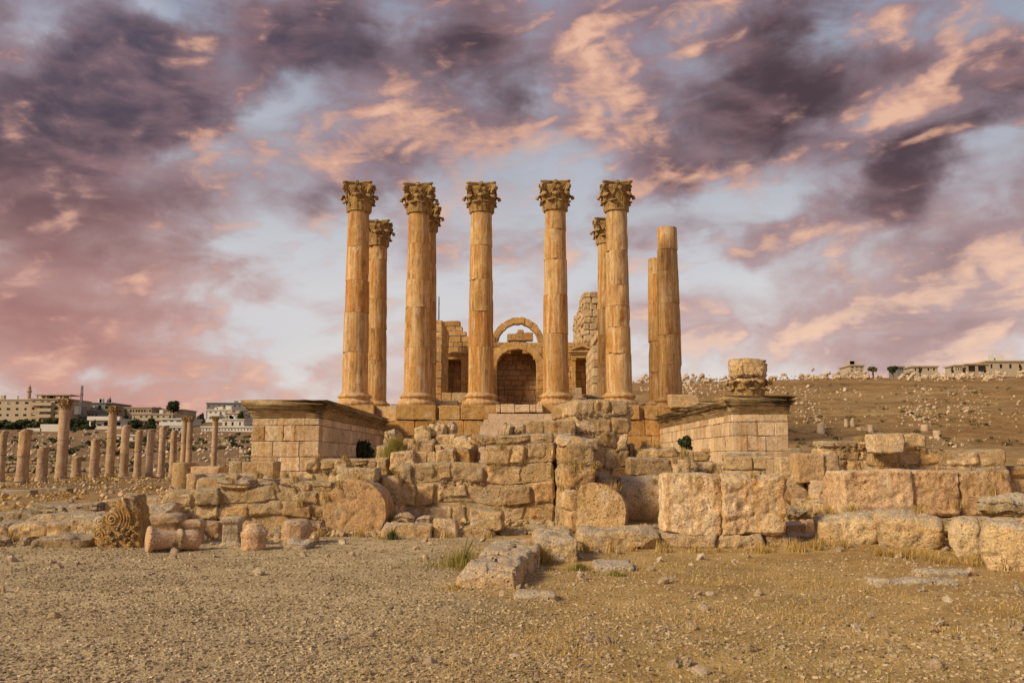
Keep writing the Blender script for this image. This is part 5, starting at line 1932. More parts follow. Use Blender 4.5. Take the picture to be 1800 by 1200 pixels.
stone(b, (PX(317.5, 50), 50.6, (P(317, 813, 50)[2] + gz(PX(317, 50), 50)) / 2), (PX(337, 50) - PX(298, 50), 1.3, P(317, 813, 50)[2] - gz(PX(317, 50), 50)), (0, 0, 0), 'drum', .1, (.42, .1, .3), cyl='z', seed=71, k=1.5)
tag(b.build('column_drum', M['stone']), 'single wide drum standing on the flat ground behind the low wall', 'drum')
block_px('fallen_shaft', 'long pale fallen shaft piece right of the wide standing drum', 'block', 336, 390, 820, 836, 44, 1.3, 'rough', 'pink', res=.12, tint=(.62, .5, 0))
for i, (x0, x1, y0, y1, Y) in enumerate(((-40, 58, 861, 873, 40), (57, 122, 858, 870, 42), (-60, 40, 848, 856, 55))):
    block_px('kerb_stone', ['nearer long kerb stone at the left edge', 'kerb stone next to the nearer long one', 'far low kerb at the left edge'][i], 'kerb', x0, x1, y0, y1, Y, .6, 'worn', 'grey', res=.2, ground=True)
# terrace edge wall behind the colonnade
b = MB()
masonry(b, PX(-60, 112), 112, 0.02, PX(440, 112) - PX(-60, 112), 1.2, lambda u: 1.0 + .7 * math.sin(u * .21) + .5 * math.sin(u * .77), z0=-.8, ch=(.35, .55), bw=(.4, 1.1), sty='rubble', res=.35, rows=1, jit=.12, core=False)
tag(b.build('terrace_wall', M['grey']), 'broken terrace wall of brown stones behind the left colonnade', 'wall')


# ---------------------------------------------------------------- town
def fz(name, c, v=.12):
    M[name] = flat_mat(name, c, v, .6)


fz('concrete_cream', (.46, .37, .26))
fz('concrete_white', (.62, .57, .49))
fz('concrete_grey', (.20, .19, .175))
fz('concrete_tan', (.42, .31, .20))
fz('window_dark', (.03, .028, .027), .3)
fz('rail_white', (.66, .63, .56))
M['window_dark'].node_tree.nodes['Principled BSDF'].inputs['Roughness'].default_value = .25


def building(label, px0, px1, ytop, ybot, Y, depth, mat, floors, cols, balcony=(), roof=True, seed=1, flatroof_items=True, ww=.5, wh=.45):
    x0, x1 = PX(px0, Y), PX(px1, Y)
    z1, z0 = P((px0 + px1) / 2, ytop, Y)[2], P((px0 + px1) / 2, ybot, Y)[2]
    g0 = min(gz(x0, Y), gz(x1, Y), z0) - 2
    t = empty('town_house', ((x0 + x1) / 2, Y, z0), label, 'building')
    R_ = random.Random(seed)
    # the wall is built as bands and piers so that the windows are real openings
    b = MB()
    fh = (z1 - z0) / floors
    cw = (x1 - x0) / cols
    box(b, x0, x1, Y + .35, Y + depth, g0, z1)
    box(b, x0, x1, Y, Y + .347, g0, z0)
    wins = []
    for f in range(floors):
        zb = z0 + f * fh
        hw = fh * wh
        zs = zb + fh * (1 - wh) * .55
        box(b, x0, x1, Y, Y + .347, zb, zs)
        box(b, x0, x1, Y, Y + .347, zs + hw, zb + fh)
        u = x0
        for c_ in range(cols):
            wv = cw * ww * R_.uniform(.75, 1.15)
            xa = x0 + c_ * cw + (cw - wv) / 2 + R_.uniform(-.08, .08) * cw
            box(b, u, xa, Y, Y + .347, zs, zs + hw)
            wins.append((xa, xa + wv, zs, zs + hw))
            u = xa + wv
        box(b, u, x1, Y, Y + .347, zs, zs + hw)
    b.build('wall', M[mat], t, smooth=False)
    for (xa, xb, za, zb_) in wins:
        b = MB()
        box(b, xa, xb, Y + .25, Y + .30, za, zb_)
        b.build('window', M['window_dark'], t, smooth=False)
        if R_.random() < .25:
            b = MB()
            box(b, xa, xb, Y + .18, Y + .22, za + (zb_ - za) * .45, zb_)
            b.build('shutter', M['rail_white'], t, smooth=False)
    b = MB()
    box(b, x0 - .3, x1 + .3, Y - .3, Y + depth + .3, z1 + .003, z1 + .35)
    b.build('roof', M[mat], t, smooth=False)
    for (f, u0, u1) in balcony:
        b = MB()
        zb = z0 + f * fh
        xa, xb = x0 + (x1 - x0) * u0, x0 + (x1 - x0) * u1
        box(b, xa, xb, Y - 1.4, Y - .003, zb - .1, zb + .1)
        box(b, xa, xb, Y - 1.4, Y - 1.25, zb + .1, zb + 1.0)
        box(b, xa, xa + .15, Y - 1.24, Y - .003, zb + .1, zb + 1.0)
        box(b, xb - .15, xb, Y - 1.24, Y - .003, zb + .1, zb + 1.0)
        b.build('balcony', M['concrete_cream' if mat != 'concrete_white' else 'rail_white'], t, smooth=False)
    if flatroof_items:
        for _ in range(R_.randint(1, 3)):
            b = MB()
            u = R_.uniform(x0 + .5, x1 - 2.0)
            w_ = R_.uniform(.8, 2.2)
            box(b, u, u + w_, Y + 2, Y + 2 + w_, z1 + .35, z1 + .35 + R_.uniform(.7, 1.6))
            b.build('water_tank', M['rail_white' if R_.random() < .6 else mat], t, smooth=False)
    return t


Yt = 300
building('wide cream apartment block at the left edge below the minaret', -60, 47, 703, 735, Yt, 16, 'concrete_cream', 3, 7, [(1, .1, .3)], seed=1, ww=.38, wh=.36)
tb = building('tall tan apartment block with balconies and a roof terrace', 47, 112, 702, 744, Yt - 8, 16, 'concrete_tan', 4, 5, [(1, .25, .62), (2, .25, .62), (3, .08, .62), (1, .75, 1.0)], seed=2, ww=.5, wh=.45)
b = MB()
yb_ = Yt - 8
za, zb_ = PZ(702, yb_) + .4, PZ(694, yb_)
for px_ in (54, 62, 70, 88, 100, 113):
    box(b, PX(px_, yb_), PX(px_, yb_) + .35, yb_ + 1, yb_ + 1.35, za, zb_)
box(b, PX(53, yb_), PX(115, yb_), yb_ + .6, yb_ + 7, zb_ + .003, zb_ + .35)
box(b, PX(60, yb_), PX(72, yb_), yb_ + 2, yb_ + 6, za, zb_)
b.build('roof_terrace', M['concrete_tan'], tb, smooth=False)
building('bare grey concrete house behind the middle capital column', 151, 190, 709, 736, Yt + 10, 16, 'concrete_grey', 2, 3, [(1, .1, .35)], seed=3)
building('low grey terrace house right of the radio mast', 128, 168, 723, 740, Yt, 12, 'concrete_grey', 1, 6, [], seed=4, wh=.4, flatroof_items=False)
building('long low white house among the dark trees', 153, 210, 738, 752, 255, 9, 'concrete_white', 1, 5, [(1, 0, 1)], seed=5, ww=.6, wh=.5, flatroof_items=False)
building('long tan building with a strip of windows on the ridge', 203, 262, 717, 738, Yt + 15, 14, 'concrete_tan', 2, 12, [], seed=6, ww=.75, wh=.35, flatroof_items=False)
building('pale house with parapets left of the tree on the ridge', 228, 300, 728, 750, Yt, 12, 'concrete_cream', 2, 7, [(1, .2, .9)], seed=7, ww=.4, wh=.5)
building('pale long block below the round ridge tree', 262, 320, 721, 741, Yt + 20, 12, 'concrete_tan', 2, 6, [], seed=8, ww=.3)
building('white low building with carport behind the stained column', 280, 330, 737, 758, 262, 10, 'concrete_white', 2, 4, [(1, .0, 1)], seed=9, ww=.7, wh=.55, flatroof_items=False)
building('large grey apartment block on the skyline left of the wing wall', 359, 432, 709, 748, Yt + 40, 18, 'concrete_grey', 4, 8, [], seed=10, ww=.25, wh=.3)
building('white terraced house below the grey apartment block', 361, 400, 721, 752, Yt + 5, 12, 'concrete_white', 3, 4, [(2, .1, .6), (1, 0, 1)], seed=11, ww=.4)
building('small white flat roofed house with a round tank', 388, 426, 738, 752, 272, 10, 'concrete_white', 1, 3, [], seed=12, ww=.3)
building('cream stepped house below the grey block', 393, 418, 727, 742, 290, 10, 'concrete_cream', 1, 4, [], seed=13, ww=.35)
building('long white low shed on the hillside edge', 352, 442, 751, 759, 245, 8, 'rail_white', 1, 16, [], seed=14, ww=.5, wh=.3, flatroof_items=False)
building('grey gabled flats glimpsed right of the wing wall cornice', 424, 440, 722, 750, Yt + 20, 12, 'concrete_grey', 4, 2, [], seed=15, ww=.4)
building('small white shed behind the stained columns', 204, 240, 766, 776, 200, 5, 'concrete_white', 1, 3, [], seed=16, ww=.5, flatroof_items=False)
building('pale hut at the foot of the hill', 298, 318, 751, 760, 235, 6, 'concrete_white', 1, 2, [], seed=17, ww=.4, flatroof_items=False)
for i, (x0, x1, y0, y1, sd) in enumerate(((676, 688, 712, 724, 20), (688, 699, 714, 724, 21), (698, 707, 716, 724, 22))):
    building(['pale distant flats seen left in the gap between two front columns', 'distant white flats in the middle of the column gap', 'lowest distant flats beside the second front column'][i],
             x0, x1, y0, y1, 700, 14, 'concrete_white', 3, 3, [], seed=sd, ww=.35, flatroof_items=False)
# hill carrying those far flats
db = MB()
stone(db, (PX(690, 730), 760, PZ(722, 700) - 40), (160, 60, 80), (0, 0, 0), 'boulder', 8, (.5, 0, 0), k=1)
tag(db.build('far_town_hill', flat_mat('far_town_soil', (.27, .22, .17), .2, .05)), 'low far hill seen through the columns', None, None, 'structure')

# white retaining walls
for i, (x0, x1, y0, y1) in enumerate(((43, 69, 752, 757), (67, 100, 745, 754))):
    Yw = 240
    b = MB()
    box(b, PX(x0, Yw), PX(x1, Yw), Yw, Yw + .8, gz(PX(x0, Yw), Yw) - 2, PZ(y0, Yw))
    tag(b.build('garden_wall', M['concrete_white'], smooth=False), ['lower white garden wall on the left slope', 'upper white garden wall on the left slope'][i], 'wall')

# minaret
Ym = 330
mt_e = empty('minaret', (PX(43.5, Ym), Ym, PZ(704, Ym)), 'slender minaret rising above the cream apartment block', 'minaret')
xm_ = PX(43.5, Ym)
s_ = Ym / F
z0_ = PZ(705, Ym)
b = MB()
lathe(b, [(3.4 * s_, -3), (3.2 * s_, 0), (3.0 * s_, 16 * s_)], (xm_, Ym, z0_), 8, tint=(.5, .2, 0))
b.build('shaft', M['town'], mt_e, smooth=False)
b = MB()
lathe(b, [(3.2 * s_, 16 * s_), (4.4 * s_, 17.5 * s_), (4.4 * s_, 19 * s_), (2.6 * s_, 19.1 * s_), (2.5 * s_, 23 * s_), (3.4 * s_, 23.5 * s_), (3.3 * s_, 24.2 * s_)], (xm_, Ym, z0_), 12, tint=(.5, .2, 0))
b.build('gallery', M['town'], mt_e, smooth=False)
b = MB()
lathe(b, [(2.0 * s_, 24.2 * s_), (2.1 * s_, 26 * s_), (1.0 * s_, 28 * s_), (.3 * s_, 29.5 * s_), (.2 * s_, 31 * s_)], (xm_, Ym, z0_), 12, tint=(.5, .2, 0))
b.build('dome', M['town'], mt_e)
b = MB()
lathe(b, [(10 * s_, 0), (9 * s_, 3 * s_), (5 * s_, 5 * s_), (1 * s_, 5.8 * s_)], (PX(37, Ym), Ym + 8, PZ(706, Ym)), 20, tint=(.4, .1, .6))
tag(b.build('mosque_roof', flat_mat('red_brown_roof', (.22, .10, .06))), 'low red brown dome beside the foot of the minaret', 'roof')


def mast(label, px, y0, y1, Y, wpx, mat, drums=()):
    t = empty('radio_mast', (PX(px, Y), Y, PZ(y1, Y)), label, 'mast')
    s_ = Y / F
    x, z0, z1 = PX(px, Y), PZ(y1, Y), PZ(y0, Y)
    b = MB()
    w = wpx * s_ / 2
    for (dx, dy) in ((-1, -1), (1, -1), (1, 1), (-1, 1)):
        tube(b, [(x + dx * w, Y + dy * w, z0 - 1), (x + dx * w * .55, Y + dy * w * .55, z1)], .10 * s_ / .2, 5)
    n = max(5, int((z1 - z0) / (w * 2.2)))
    for i in range(n):
        za, zb = z0 + (z1 - z0) * i / n, z0 + (z1 - z0) * (i + 1) / n
        k0 = 1 - .45 * i / n
        for (d0, d1) in (((-1, -1), (1, -1)), ((1, -1), (1, 1)), ((1, 1), (-1, 1)), ((-1, 1), (-1, -1))):
            tube(b, [(x + d0[0] * w * k0, Y + d0[1] * w * k0, za), (x + d1[0] * w * k0, Y + d1[1] * w * k0, zb)], .07 * s_ / .2, 4)
    b.build('lattice', M[mat], t)
    for (f, r_) in drums:
        b = MB()
        z = z0 + (z1 - z0) * f
        for a in (0, 2.1, 4.2):
            h_ = .55 * s_
            box(b, x + r_ * s_ * math.cos(a) - h_, x + r_ * s_ * math.cos(a) + h_, Y + r_ * s_ * math.sin(a) - h_, Y + r_ * s_ * math.sin(a) + h_, z - 2 * s_, z + 2 * s_)
        b.build('antenna', M['mast_grey'], t, smooth=False)
    return t


fz('mast_grey', (.25, .25, .27))
mast('lattice radio mast between the tallest left column and the grey house', 136.5, 677, 722, 290, 4.0, 'mast_grey', ((.65, 2.2), (.9, 1.5), (.4, 1.5)))
mast('thin lattice mast rising behind the left temple wall', 768.5, 521, 562, 120, 2.0, 'mast_grey', ((.7, .9), (.85, .7), (.3, .8)))
b = MB()
box(b, PX(131, 292), PX(142, 292), 290, 294, PZ(728, 292), PZ(714, 292))
tag(b.build('mast_hut', M['concrete_grey'], smooth=False), 'small grey hut at the foot of the lattice radio mast', 'hut')

# skyline houses right
Yr = 215
building('pale house frame on the right ridge, leftmost of the ridge houses', 1502, 1527, 643, 654, Yr, 7, 'concrete_cream', 2, 3, [], seed=31, ww=.5)
building('small grey hut right of the dark round ridge bush', 1586, 1597, 646, 654, Yr, 5, 'concrete_grey', 1, 3, [], seed=32, ww=.5, flatroof_items=False)
building('low tan shed in the middle of the right ridge', 1613, 1658, 645, 654, Yr, 6, 'concrete_cream', 1, 4, [], seed=33, ww=.3, flatroof_items=False)
building('narrow crenellated little building on the right ridge', 1689, 1702, 643, 654, Yr, 5, 'concrete_cream', 1, 3, [], seed=34, ww=.4, flatroof_items=False)
building('open sided annex left of the large ridge house', 1710, 1745, 641, 655, Yr, 6, 'concrete_tan', 1, 2, [], seed=35, ww=.75, wh=.7, flatroof_items=False)
building('large flat roofed house at the right end of the ridge', 1745, 1830, 636, 652, Yr, 10, 'concrete_cream', 1, 5, [], seed=36, ww=.28, wh=.45)


# ---------------------------------------------------------------- trees
def leaf_cloud(b, c, rx, ry, rz, n, s, seed, tmul=1.0, lumps=7, flat=.6):
    """many small leaf faces gathered in uneven clumps"""
    R_ = np.random.default_rng(seed)
    cc = R_.normal(size=(lumps, 3))
    cc /= np.linalg.norm(cc, axis=1, keepdims=True)
    cc *= (R_.random((lumps, 1)) ** .5) * .62
    rad = R_.uniform(.30, .52, lumps)
    k = R_.integers(0, lumps, n)
    d = R_.normal(size=(n, 3))
    d /= np.linalg.norm(d, axis=1, keepdims=True)
    p = cc[k] + d * rad[k][:, None] * (R_.random((n, 1)) ** .28)
    p = p * np.array([rx, ry, rz]) + np.asarray(c)
    u = R_.normal(size=(n, 3))
    u /= np.linalg.norm(u, axis=1, keepdims=True)
    w = np.cross(u, d + .01)
    w /= np.maximum(np.linalg.norm(w, axis=1, keepdims=True), 1e-6)
    sz = s * R_.uniform(.6, 1.4, (n, 1))
    v = np.stack([p - u * sz, p + w * sz * flat, p + u * sz, p - w * sz * flat], 1).reshape(-1, 3)
    q = np.arange(4 * n).reshape(n, 4)
    tn = np.clip(R_.random(n) * .7 + R_.random(lumps)[k] * .3, 0, 1) * tmul
    t = np.repeat(np.stack([tn, tn * 0, tn * 0], -1), 4, 0)
    b.add(v, q, None, t)


def tree(name, label, px, ytop, ybot, wpx, Y, mat='leaf', n=1500, seed=1, slim=False, group=None, lumps=8):
    x = PX(px, Y)
    z1, z0 = PZ(ytop, Y), PZ(ybot, Y)
    w = wpx * Y / F / 2
    H = z1 - z0
    t = empty(name, (x, Y, z0), label, 'tree', group)
    b = MB()
    tube(b, [(x, Y, min(z0, gz(x, Y)) - .5), (x + .05 * w, Y, z0 + H * .35), (x, Y, z0 + H * .75)], [.10 * w + .1, .07 * w + .06, .03], 6)
    for k_ in range(4):
        a = k_ * 1.6 + seed
        tube(b, [(x, Y, z0 + H * .35), (x + w * .5 * math.cos(a), Y + w * .5 * math.sin(a), z0 + H * .62)], [.05 * w + .03, .02], 5)
    b.build('trunk', M['bark'], t)
    b = MB()
    if slim:
        for k_ in range(7):
            f = (k_ + .5) / 7
            ww = w * math.sin(min(1, (1 - f) * 1.25 + .12) * math.pi * .5)
            leaf_cloud(b, (x, Y, z0 + H * f), ww * 1.2, ww * 1.2, H * .11, n // 7, .16 * w + .08, seed + k_, lumps=4)
    else:
        leaf_cloud(b, (x, Y, z0 + H * .47), w * 1.15, w * 1.1, H * .58, n, .085 * w + .12, seed, lumps=lumps)
    b.build('crown', M[mat], t)
    return t


TR = [('olive_tree', 'dark tree mass cut by the left edge below the cream block', 0, 733, 760, 44, 262, 11), ('olive_tree', 'dark rounded tree below the cream block', 28, 734, 758, 46, 258, 12),
      ('olive_tree', 'dark spreading tree before the tan apartment block', 55, 738, 760, 50, 255, 13), ('olive_tree', 'dark tree touching the tallest left column', 92, 733, 757, 34, 268, 14),
      ('olive_tree', 'dark tree right of the tallest left column', 128, 731, 760, 40, 268, 15), ('olive_tree', 'dark tree below the grey concrete house', 160, 728, 756, 44, 275, 16),
      ('olive_tree', 'low dark bush row left of the white house', 138, 748, 762, 56, 245, 17), ('olive_tree', 'round dark tree under the pale parapet house', 234, 736, 757, 30, 250, 18),
      ('olive_tree', 'dark tree in front of the white carport', 262, 732, 757, 24, 252, 19), ('olive_tree', 'dark tree behind the stained column', 255, 743, 760, 34, 248, 20),
      ('ridge_tree', 'tall dark two lobed tree on the ridge above the pale block', 300, 699, 727, 24, 318, 21), ('ridge_tree', 'low dark round tree on the roof line left of the tall ridge tree', 268, 715, 722, 22, 322, 22),
      ('ridge_tree', 'light olive tree right of the paired columns', 342, 725, 750, 22, 285, 23), ('ridge_tree', 'dark tree left of the grey apartment block', 352, 722, 748, 12, 292, 24),
      ('ridge_tree', 'dark tree in front of the grey apartment block', 421, 722, 746, 13, 280, 25), ('ridge_tree', 'dark tree above the long white shed', 303, 732, 752, 16, 270, 26)]
for (nm, lb, px, y0, y1, w_, Y, sd) in TR:
    tree(nm, lb, px, y0, y1, w_, Y, 'leaf2' if 'olive tree right' in lb else 'leaf', 1500, sd)
for (lb, px, y0, y1, w_, Y, sd) in (('tall dark cypress beside the long tan building', 217, 718, 756, 8, 262, 41), ('taller thin cypress behind the grey concrete house', 187.5, 697, 712, 3.2, 310, 42),
                                    ('shorter thin cypress behind the grey concrete house', 183.5, 702, 712, 3.2, 310, 43), ('small cypress before the white house', 163, 737, 752, 5, 248, 44),
                                    ('small cypress left of the tallest column', 87, 740, 754, 6, 250, 45)):
    tree('cypress', lb, px, y0, y1, w_, Y, 'leaf', 900, sd, slim=True)
tree('ridge_bush', 'wiry green bush on the right ridge', 1542, 641, 655, 22, 195, 'leaf2', 350, 51)
tree('ridge_bush', 'dark round bush on the right ridge', 1577, 644, 655, 22, 195, 'leaf', 1100, 52, lumps=5)
for i, (px, y0) in enumerate(((1626, 645), (1684, 646), (1742, 645), (1806, 642))):
    tree('ridge_bush', ['thin dark sapling beside the low tan shed', 'thin dark sapling left of the narrow little building', 'dark sapling before the open sided annex', 'dark bush at the far right of the ridge'][i], px, y0, 655, 6, 195, 'leaf', 200, 60 + i, slim=True)

# ---------------------------------------------------------------- stones on the hillside
def on_hill(px, py):
    return hit(px, py, 30, 400)


for i, (x0, x1, y0, y1, lb) in enumerate(((1437, 1450, 745, 762, 'pale stub of a column on the slope, leftmost of the stubs'), (1526, 1536, 746, 760, 'small pale stub right of the twin stub columns'),
                                          (1619, 1633, 745, 757, 'dark round drum lying on the slope'), (1641, 1656, 756, 771, 'round drum near the top of the rear wall'),
                                          (1509, 1523, 750, 756, 'low block between the stubs'))):
    h_ = on_hill((x0 + x1) / 2, y1)
    if h_ is None:
        continue
    w_ = (x1 - x0) * h_[1] / F
    hh = (y1 - y0) * h_[1] / F
    b = MB()
    stone(b, (h_[0], h_[1], h_[2] + hh / 2 - .05), (w_, w_, hh), (0, 0, .2), 'drum', .12, (.52, .2, 0), cyl='z' if i < 4 else None, k=2)
    tag(b.build('column_stub', M['rock']), lb, 'column')
for i, px in enumerate((1488, 1499)):
    h_ = on_hill(px, 750)
    s_ = h_[1] / F
    t = empty('column_stub', (h_[0], h_[1], h_[2]), ['left one of the twin stub columns under a capital slab', 'right one of the twin stub columns under a capital slab'][i], 'column')
    b = MB()
    stone(b, (h_[0], h_[1], h_[2] + 8 * s_), (8 * s_, 8 * s_, 17 * s_), (0, 0, 0), 'drum', .12, (.5, 0, .4), cyl='z', k=1.5)
    b.build('shaft', M['rock'], t)
    b = MB()
    stone(b, (h_[0], h_[1], h_[2] + 18.5 * s_), (10.5 * s_, 10 * s_, 5 * s_), (0, 0, 0), 'rough', .12, (.4, 0, 0))
    b.build('capital', M['capital'], t)

CL = [(1120, 1290, 668, 702, 260), (1180, 1290, 700, 725, 60), (1320, 1400, 676, 694, 60), (1396, 1450, 676, 700, 55), (1458, 1530, 684, 704, 45), (1580, 1655, 680, 720, 90), (1586, 1650, 714, 748, 120), (1667, 1752, 680, 716, 80),
      (1665, 1740, 716, 748, 90), (1396, 1470, 722, 752, 110), (1766, 1790, 729, 741, 14), (1778, 1800, 696, 722, 18), (1390, 1440, 700, 722, 50), (1560, 1800, 768, 786, 60), (1400, 1800, 690, 765, 120), (1120, 1300, 655, 668, 60)]
hill_pts = []
R2 = random.Random(77)
for (x0, x1, y0, y1, n) in CL:
    for _ in range(int(n * .8)):
        # gather towards the middle of each spill
        px = x0 + (x1 - x0) * min(1, max(0, R2.gauss(.5, .27)))
        py = y0 + (y1 - y0) * min(1, max(0, R2.gauss(.5, .28)))
        h_ = on_hill(px, py)
        if h_ is not None:
            hill_pts.append((h_, (1.4 + 3.8 * R2.random() ** 2.2) * h_[1] / F * (1.6 if R2.random() < .06 else 1)))
# the rubble bank along the crest
for _ in range(1500):
    px = R2.uniform(1110, 1810)
    if R2.random() < .25 or math.sin(px * .031) + math.sin(px * .083 + 1) + R2.uniform(-1.6, 1.6) < -.3:
        continue
    d = ray(px, 700)
    Y = R2.gauss(176, 6)
    x = d[0] / d[1] * Y
    z = gz(x, Y)
    hill_pts.append((np.array([x, Y, z + abs(R2.gauss(0, .5))]), (.22 + .9 * R2.random() ** 2.5)))
hill_pts.sort(key=lambda a: -a[1] / a[0][1])
protos = []
for i in range(8):
    b = MB()
    stone(b, (0, 0, 0), (1, R2.uniform(.6, .9), R2.uniform(.5, .8)), (R2.random(), R2.random(), 0), 'boulder', .2, (.5 + R2.uniform(-.12, .16), R2.uniform(0, .5), R2.uniform(0, .2)), k=1.2)
    protos.append(b)
pm = []
for b in protos:
    me = b.mesh('hill_boulder')
    me.materials.append(M['rock'])
    pm.append(me)
NB = 260
for i, (h_, s_) in enumerate(hill_pts[:NB]):
    o = bpy.data.objects.new('hill_boulder', pm[i % 8])
    col.objects.link(o)
    o.location = (h_[0], h_[1], h_[2] + s_ * .15)
    o.rotation_euler = (R2.uniform(-.4, .4), R2.uniform(-.4, .4), R2.random() * 6.28)
    o.scale = (s_,) * 3
    tag(o, 'pale boulder among the rubble spilled over the bare right hillside', 'boulder', 'pale boulders on the right hillside')
b = MB()
for i, (h_, s_) in enumerate(hill_pts[NB:]):
    pb = protos[i % 8]
    v = pb.V[0] * s_ @ rotm(R2.uniform(-.4, .4), R2.uniform(-.4, .4), R2.random() * 6.28).T + (h_ + np.array([0, 0, s_ * .12]))
    b.add(v, pb.Q[0], None, pb.C[0])
ro = b.build('hillside_rubble', M['rock'], origin=(0, 0, 0))
tag(ro, 'countless small stones spilled over the right hillside and its crest', 'rubble', None, 'stuff')
# sparse stones and brush on the left slope
b = MB()
for i in range(500):
    Y = R2.uniform(115, 240)
    d = ray(R2.uniform(-40, 450), 700)
    x = d[0] / d[1] * Y
    s_ = R2.uniform(.2, .8)
    pb = protos[i % 8]
    b.add(pb.V[0] * s_ @ rotm(0, 0, R2.random() * 6).T + np.array([x, Y, gz(x, Y) + .05]), pb.Q[0], None, (.35 + R2.random() * .3, .2, .1))
tag(b.build('slope_rubble', M['rock'], origin=(0, 0, 0)), 'small stones strewn over the brown left slope below the town', 'rubble', None, 'stuff')
b = MB()
for i in range(160):
    Y = R2.uniform(112, 235)
    d = ray(R2.uniform(-40, 450), 700)
    x = d[0] / d[1] * Y
    s_ = R2.uniform(.5, 1.6)
    leaf_cloud(b, (x, Y, gz(x, Y) + s_ * .2), s_ * 1.3, s_, s_ * .6, 60, s_ * .22, i, lumps=3)
tag(b.build('slope_scrub', M['leaf2'], origin=(0, 0, 0)), 'dull low scrub dotting the brown left slope', 'scrub', None, 'stuff')

# ---------------------------------------------------------------- shrubs near the temple
def shrub(label, px0, px1, y0, y1, Y, mat, n, seed):
    x = PX((px0 + px1) / 2, Y)
    w = (PX(px1, Y) - PX(px0, Y)) / 2
    z0, z1 = PZ(y1, Y), PZ(y0, Y)
    t = empty('shrub', (x, Y, gz(x, Y)), label, 'shrub')
    b = MB()
    for k_ in range(6):
        a = k_ * 1.1
        tube(b, [(x, Y, gz(x, Y) - .1), (x + w * .3 * math.cos(a), Y + w * .3 * math.sin(a), (z0 + z1) / 2), (x + w * .6 * math.cos(a), Y + w * .6 * math.sin(a), z1 - .2)], [.05, .035, .015], 5)
    b.build('stem', M['bark'], t)
    b = MB()
    leaf_cloud(b, (x, Y, (z0 + z1) / 2), w * 1.15, w * 1.0, (z1 - z0) / 2 * 1.15, n, .075, seed, lumps=12)
    b.build('foliage', M[mat], t)


shrub('dark bushy shrub growing beside the inner side of the left wing wall', 616, 657, 764, 812, 43, 'leaf', 4200, 5)
shrub('small round green shrub before the right wing wall', 1193, 1219, 766, 793, 38, 'leaf', 1900, 6)

b = MB()
for i in range(260):
    h_ = on_hill(R2.uniform(1110, 1810), R2.uniform(662, 790))
    if h_ is None:
        continue
    s_ = R2.uniform(.15, .5)
    leaf_cloud(b, (h_[0], h_[1], h_[2] + s_ * .2), s_ * 1.4, s_, s_ * .6, 26, s_ * .2, i + 900, lumps=3)
tag(b.build('hill_scrub', M['leaf2'], origin=(0, 0, 0)), 'dry low scrub dotting the bare right hillside', 'scrub', None, 'stuff')

b = MB()
for i in range(420):
    Y = R2.uniform(25, 95)
    d = ray(R2.uniform(-40, 560), 700)
    x = d[0] / d[1] * Y
    s_ = R2.uniform(.12, .4) * (1 + Y / 120)
    leaf_cloud(b, (x, Y, gz(x, Y) + s_ * .08), s_ * 1.8, s_ * 1.4, s_ * .35, 30, s_ * .16, i + 2900, lumps=3)
tag(b.build('terrace_grass', M['straw'], origin=(0, 0, 0)), 'dry grass patches on the flat ground between the low walls and the colonnade', 'grass', None, 'stuff')
b = MB()
for i in range(500):
    Y = R2.uniform(24, 85)
    d = ray(R2.uniform(-40, 420), 700)
    x = d[0] / d[1] * Y
    s_ = R2.uniform(.06, .3)
    pb = protos[i % 8]
    b.add(pb.V[0] * s_ @ rotm(0, 0, R2.random() * 6).T + np.array([x, Y, gz(x, Y) + .02]), pb.Q[0], None, (.35 + R2.random() * .3, .2, .1))
tag(b.build('terrace_rubble', M['stone'], origin=(0, 0, 0)), 'small stones strewn on the flat ground before the colonnade', 'rubble', None, 'stuff')

# ================================================================== NEAR GROUND: GRAVEL, STRAW, TUFTS
def scatter_pebbles(name, label, n, xr, yr, smin, smax, maskf, seed, mat='gravel', tonef=None):
    R_ = np.random.default_rng(seed)
    # denser towards the camera in proportion to how large they show
    y = yr[0] * (yr[1] / yr[0]) ** (R_.random(n) ** 1.0)
    x = (R_.random(n) * 2 - 1) * (y * .60 + 2.6)
    keep = maskf(x, y, R_)
    x, y = x[keep], y[keep]
    n = len(x)
    z = ground_z(x, y) + (.018 * fbm(np.stack([x, y, x * 0], -1) * 3.0, 41, 3))
    s = smin * (smax / smin) ** (R_.random(n) ** 2.2)
    # an 8-vertex lump: displaced cube corners, six faces
    base = np.array([(sx, sy, sz) for sz in (-1, 1) for sy in (-1, 1) for sx in (-1, 1)], float) * .5
    v = base[None] * R_.uniform(.45, 1.1, (n, 8, 3)) * np.array([1.25, 1.0, .62])
    a = R_.random(n) * 6.283
    ca, sa = np.cos(a)[:, None], np.sin(a)[:, None]
    vx = v[..., 0] * ca - v[..., 1] * sa
    vy = v[..., 0] * sa + v[..., 1] * ca
    tl = R_.uniform(-.5, .5, (n, 1))
    vz = v[..., 2] + tl * vx
    v = np.stack([vx, vy, vz], -1) * s[:, None, None] + np.stack([x, y, z + s * .10], -1)[:, None, :]
    q0 = np.array([(0, 2, 3, 1), (4, 5, 7, 6), (0, 1, 5, 4), (2, 6, 7, 3), (0, 4, 6, 2), (1, 3, 7, 5)])
    q = (q0[None] + (np.arange(n) * 8)[:, None, None]).reshape(-1, 4)
    tn = np.clip(R_.normal(.45, .25, n), 0, 1)
    if tonef is not None:
        tn = np.clip(tonef(x, y, tn), 0, 1)
    t = np.repeat(np.stack([tn, tn * 0, tn * 0], -1), 8, 0)
    b = MB()
    b.add(v.reshape(-1, 3), q, None, t)
    o = b.build(name, M[mat], origin=(0, 0, 0), smooth=False)
    return tag(o, label, 'gravel', None, 'stuff')


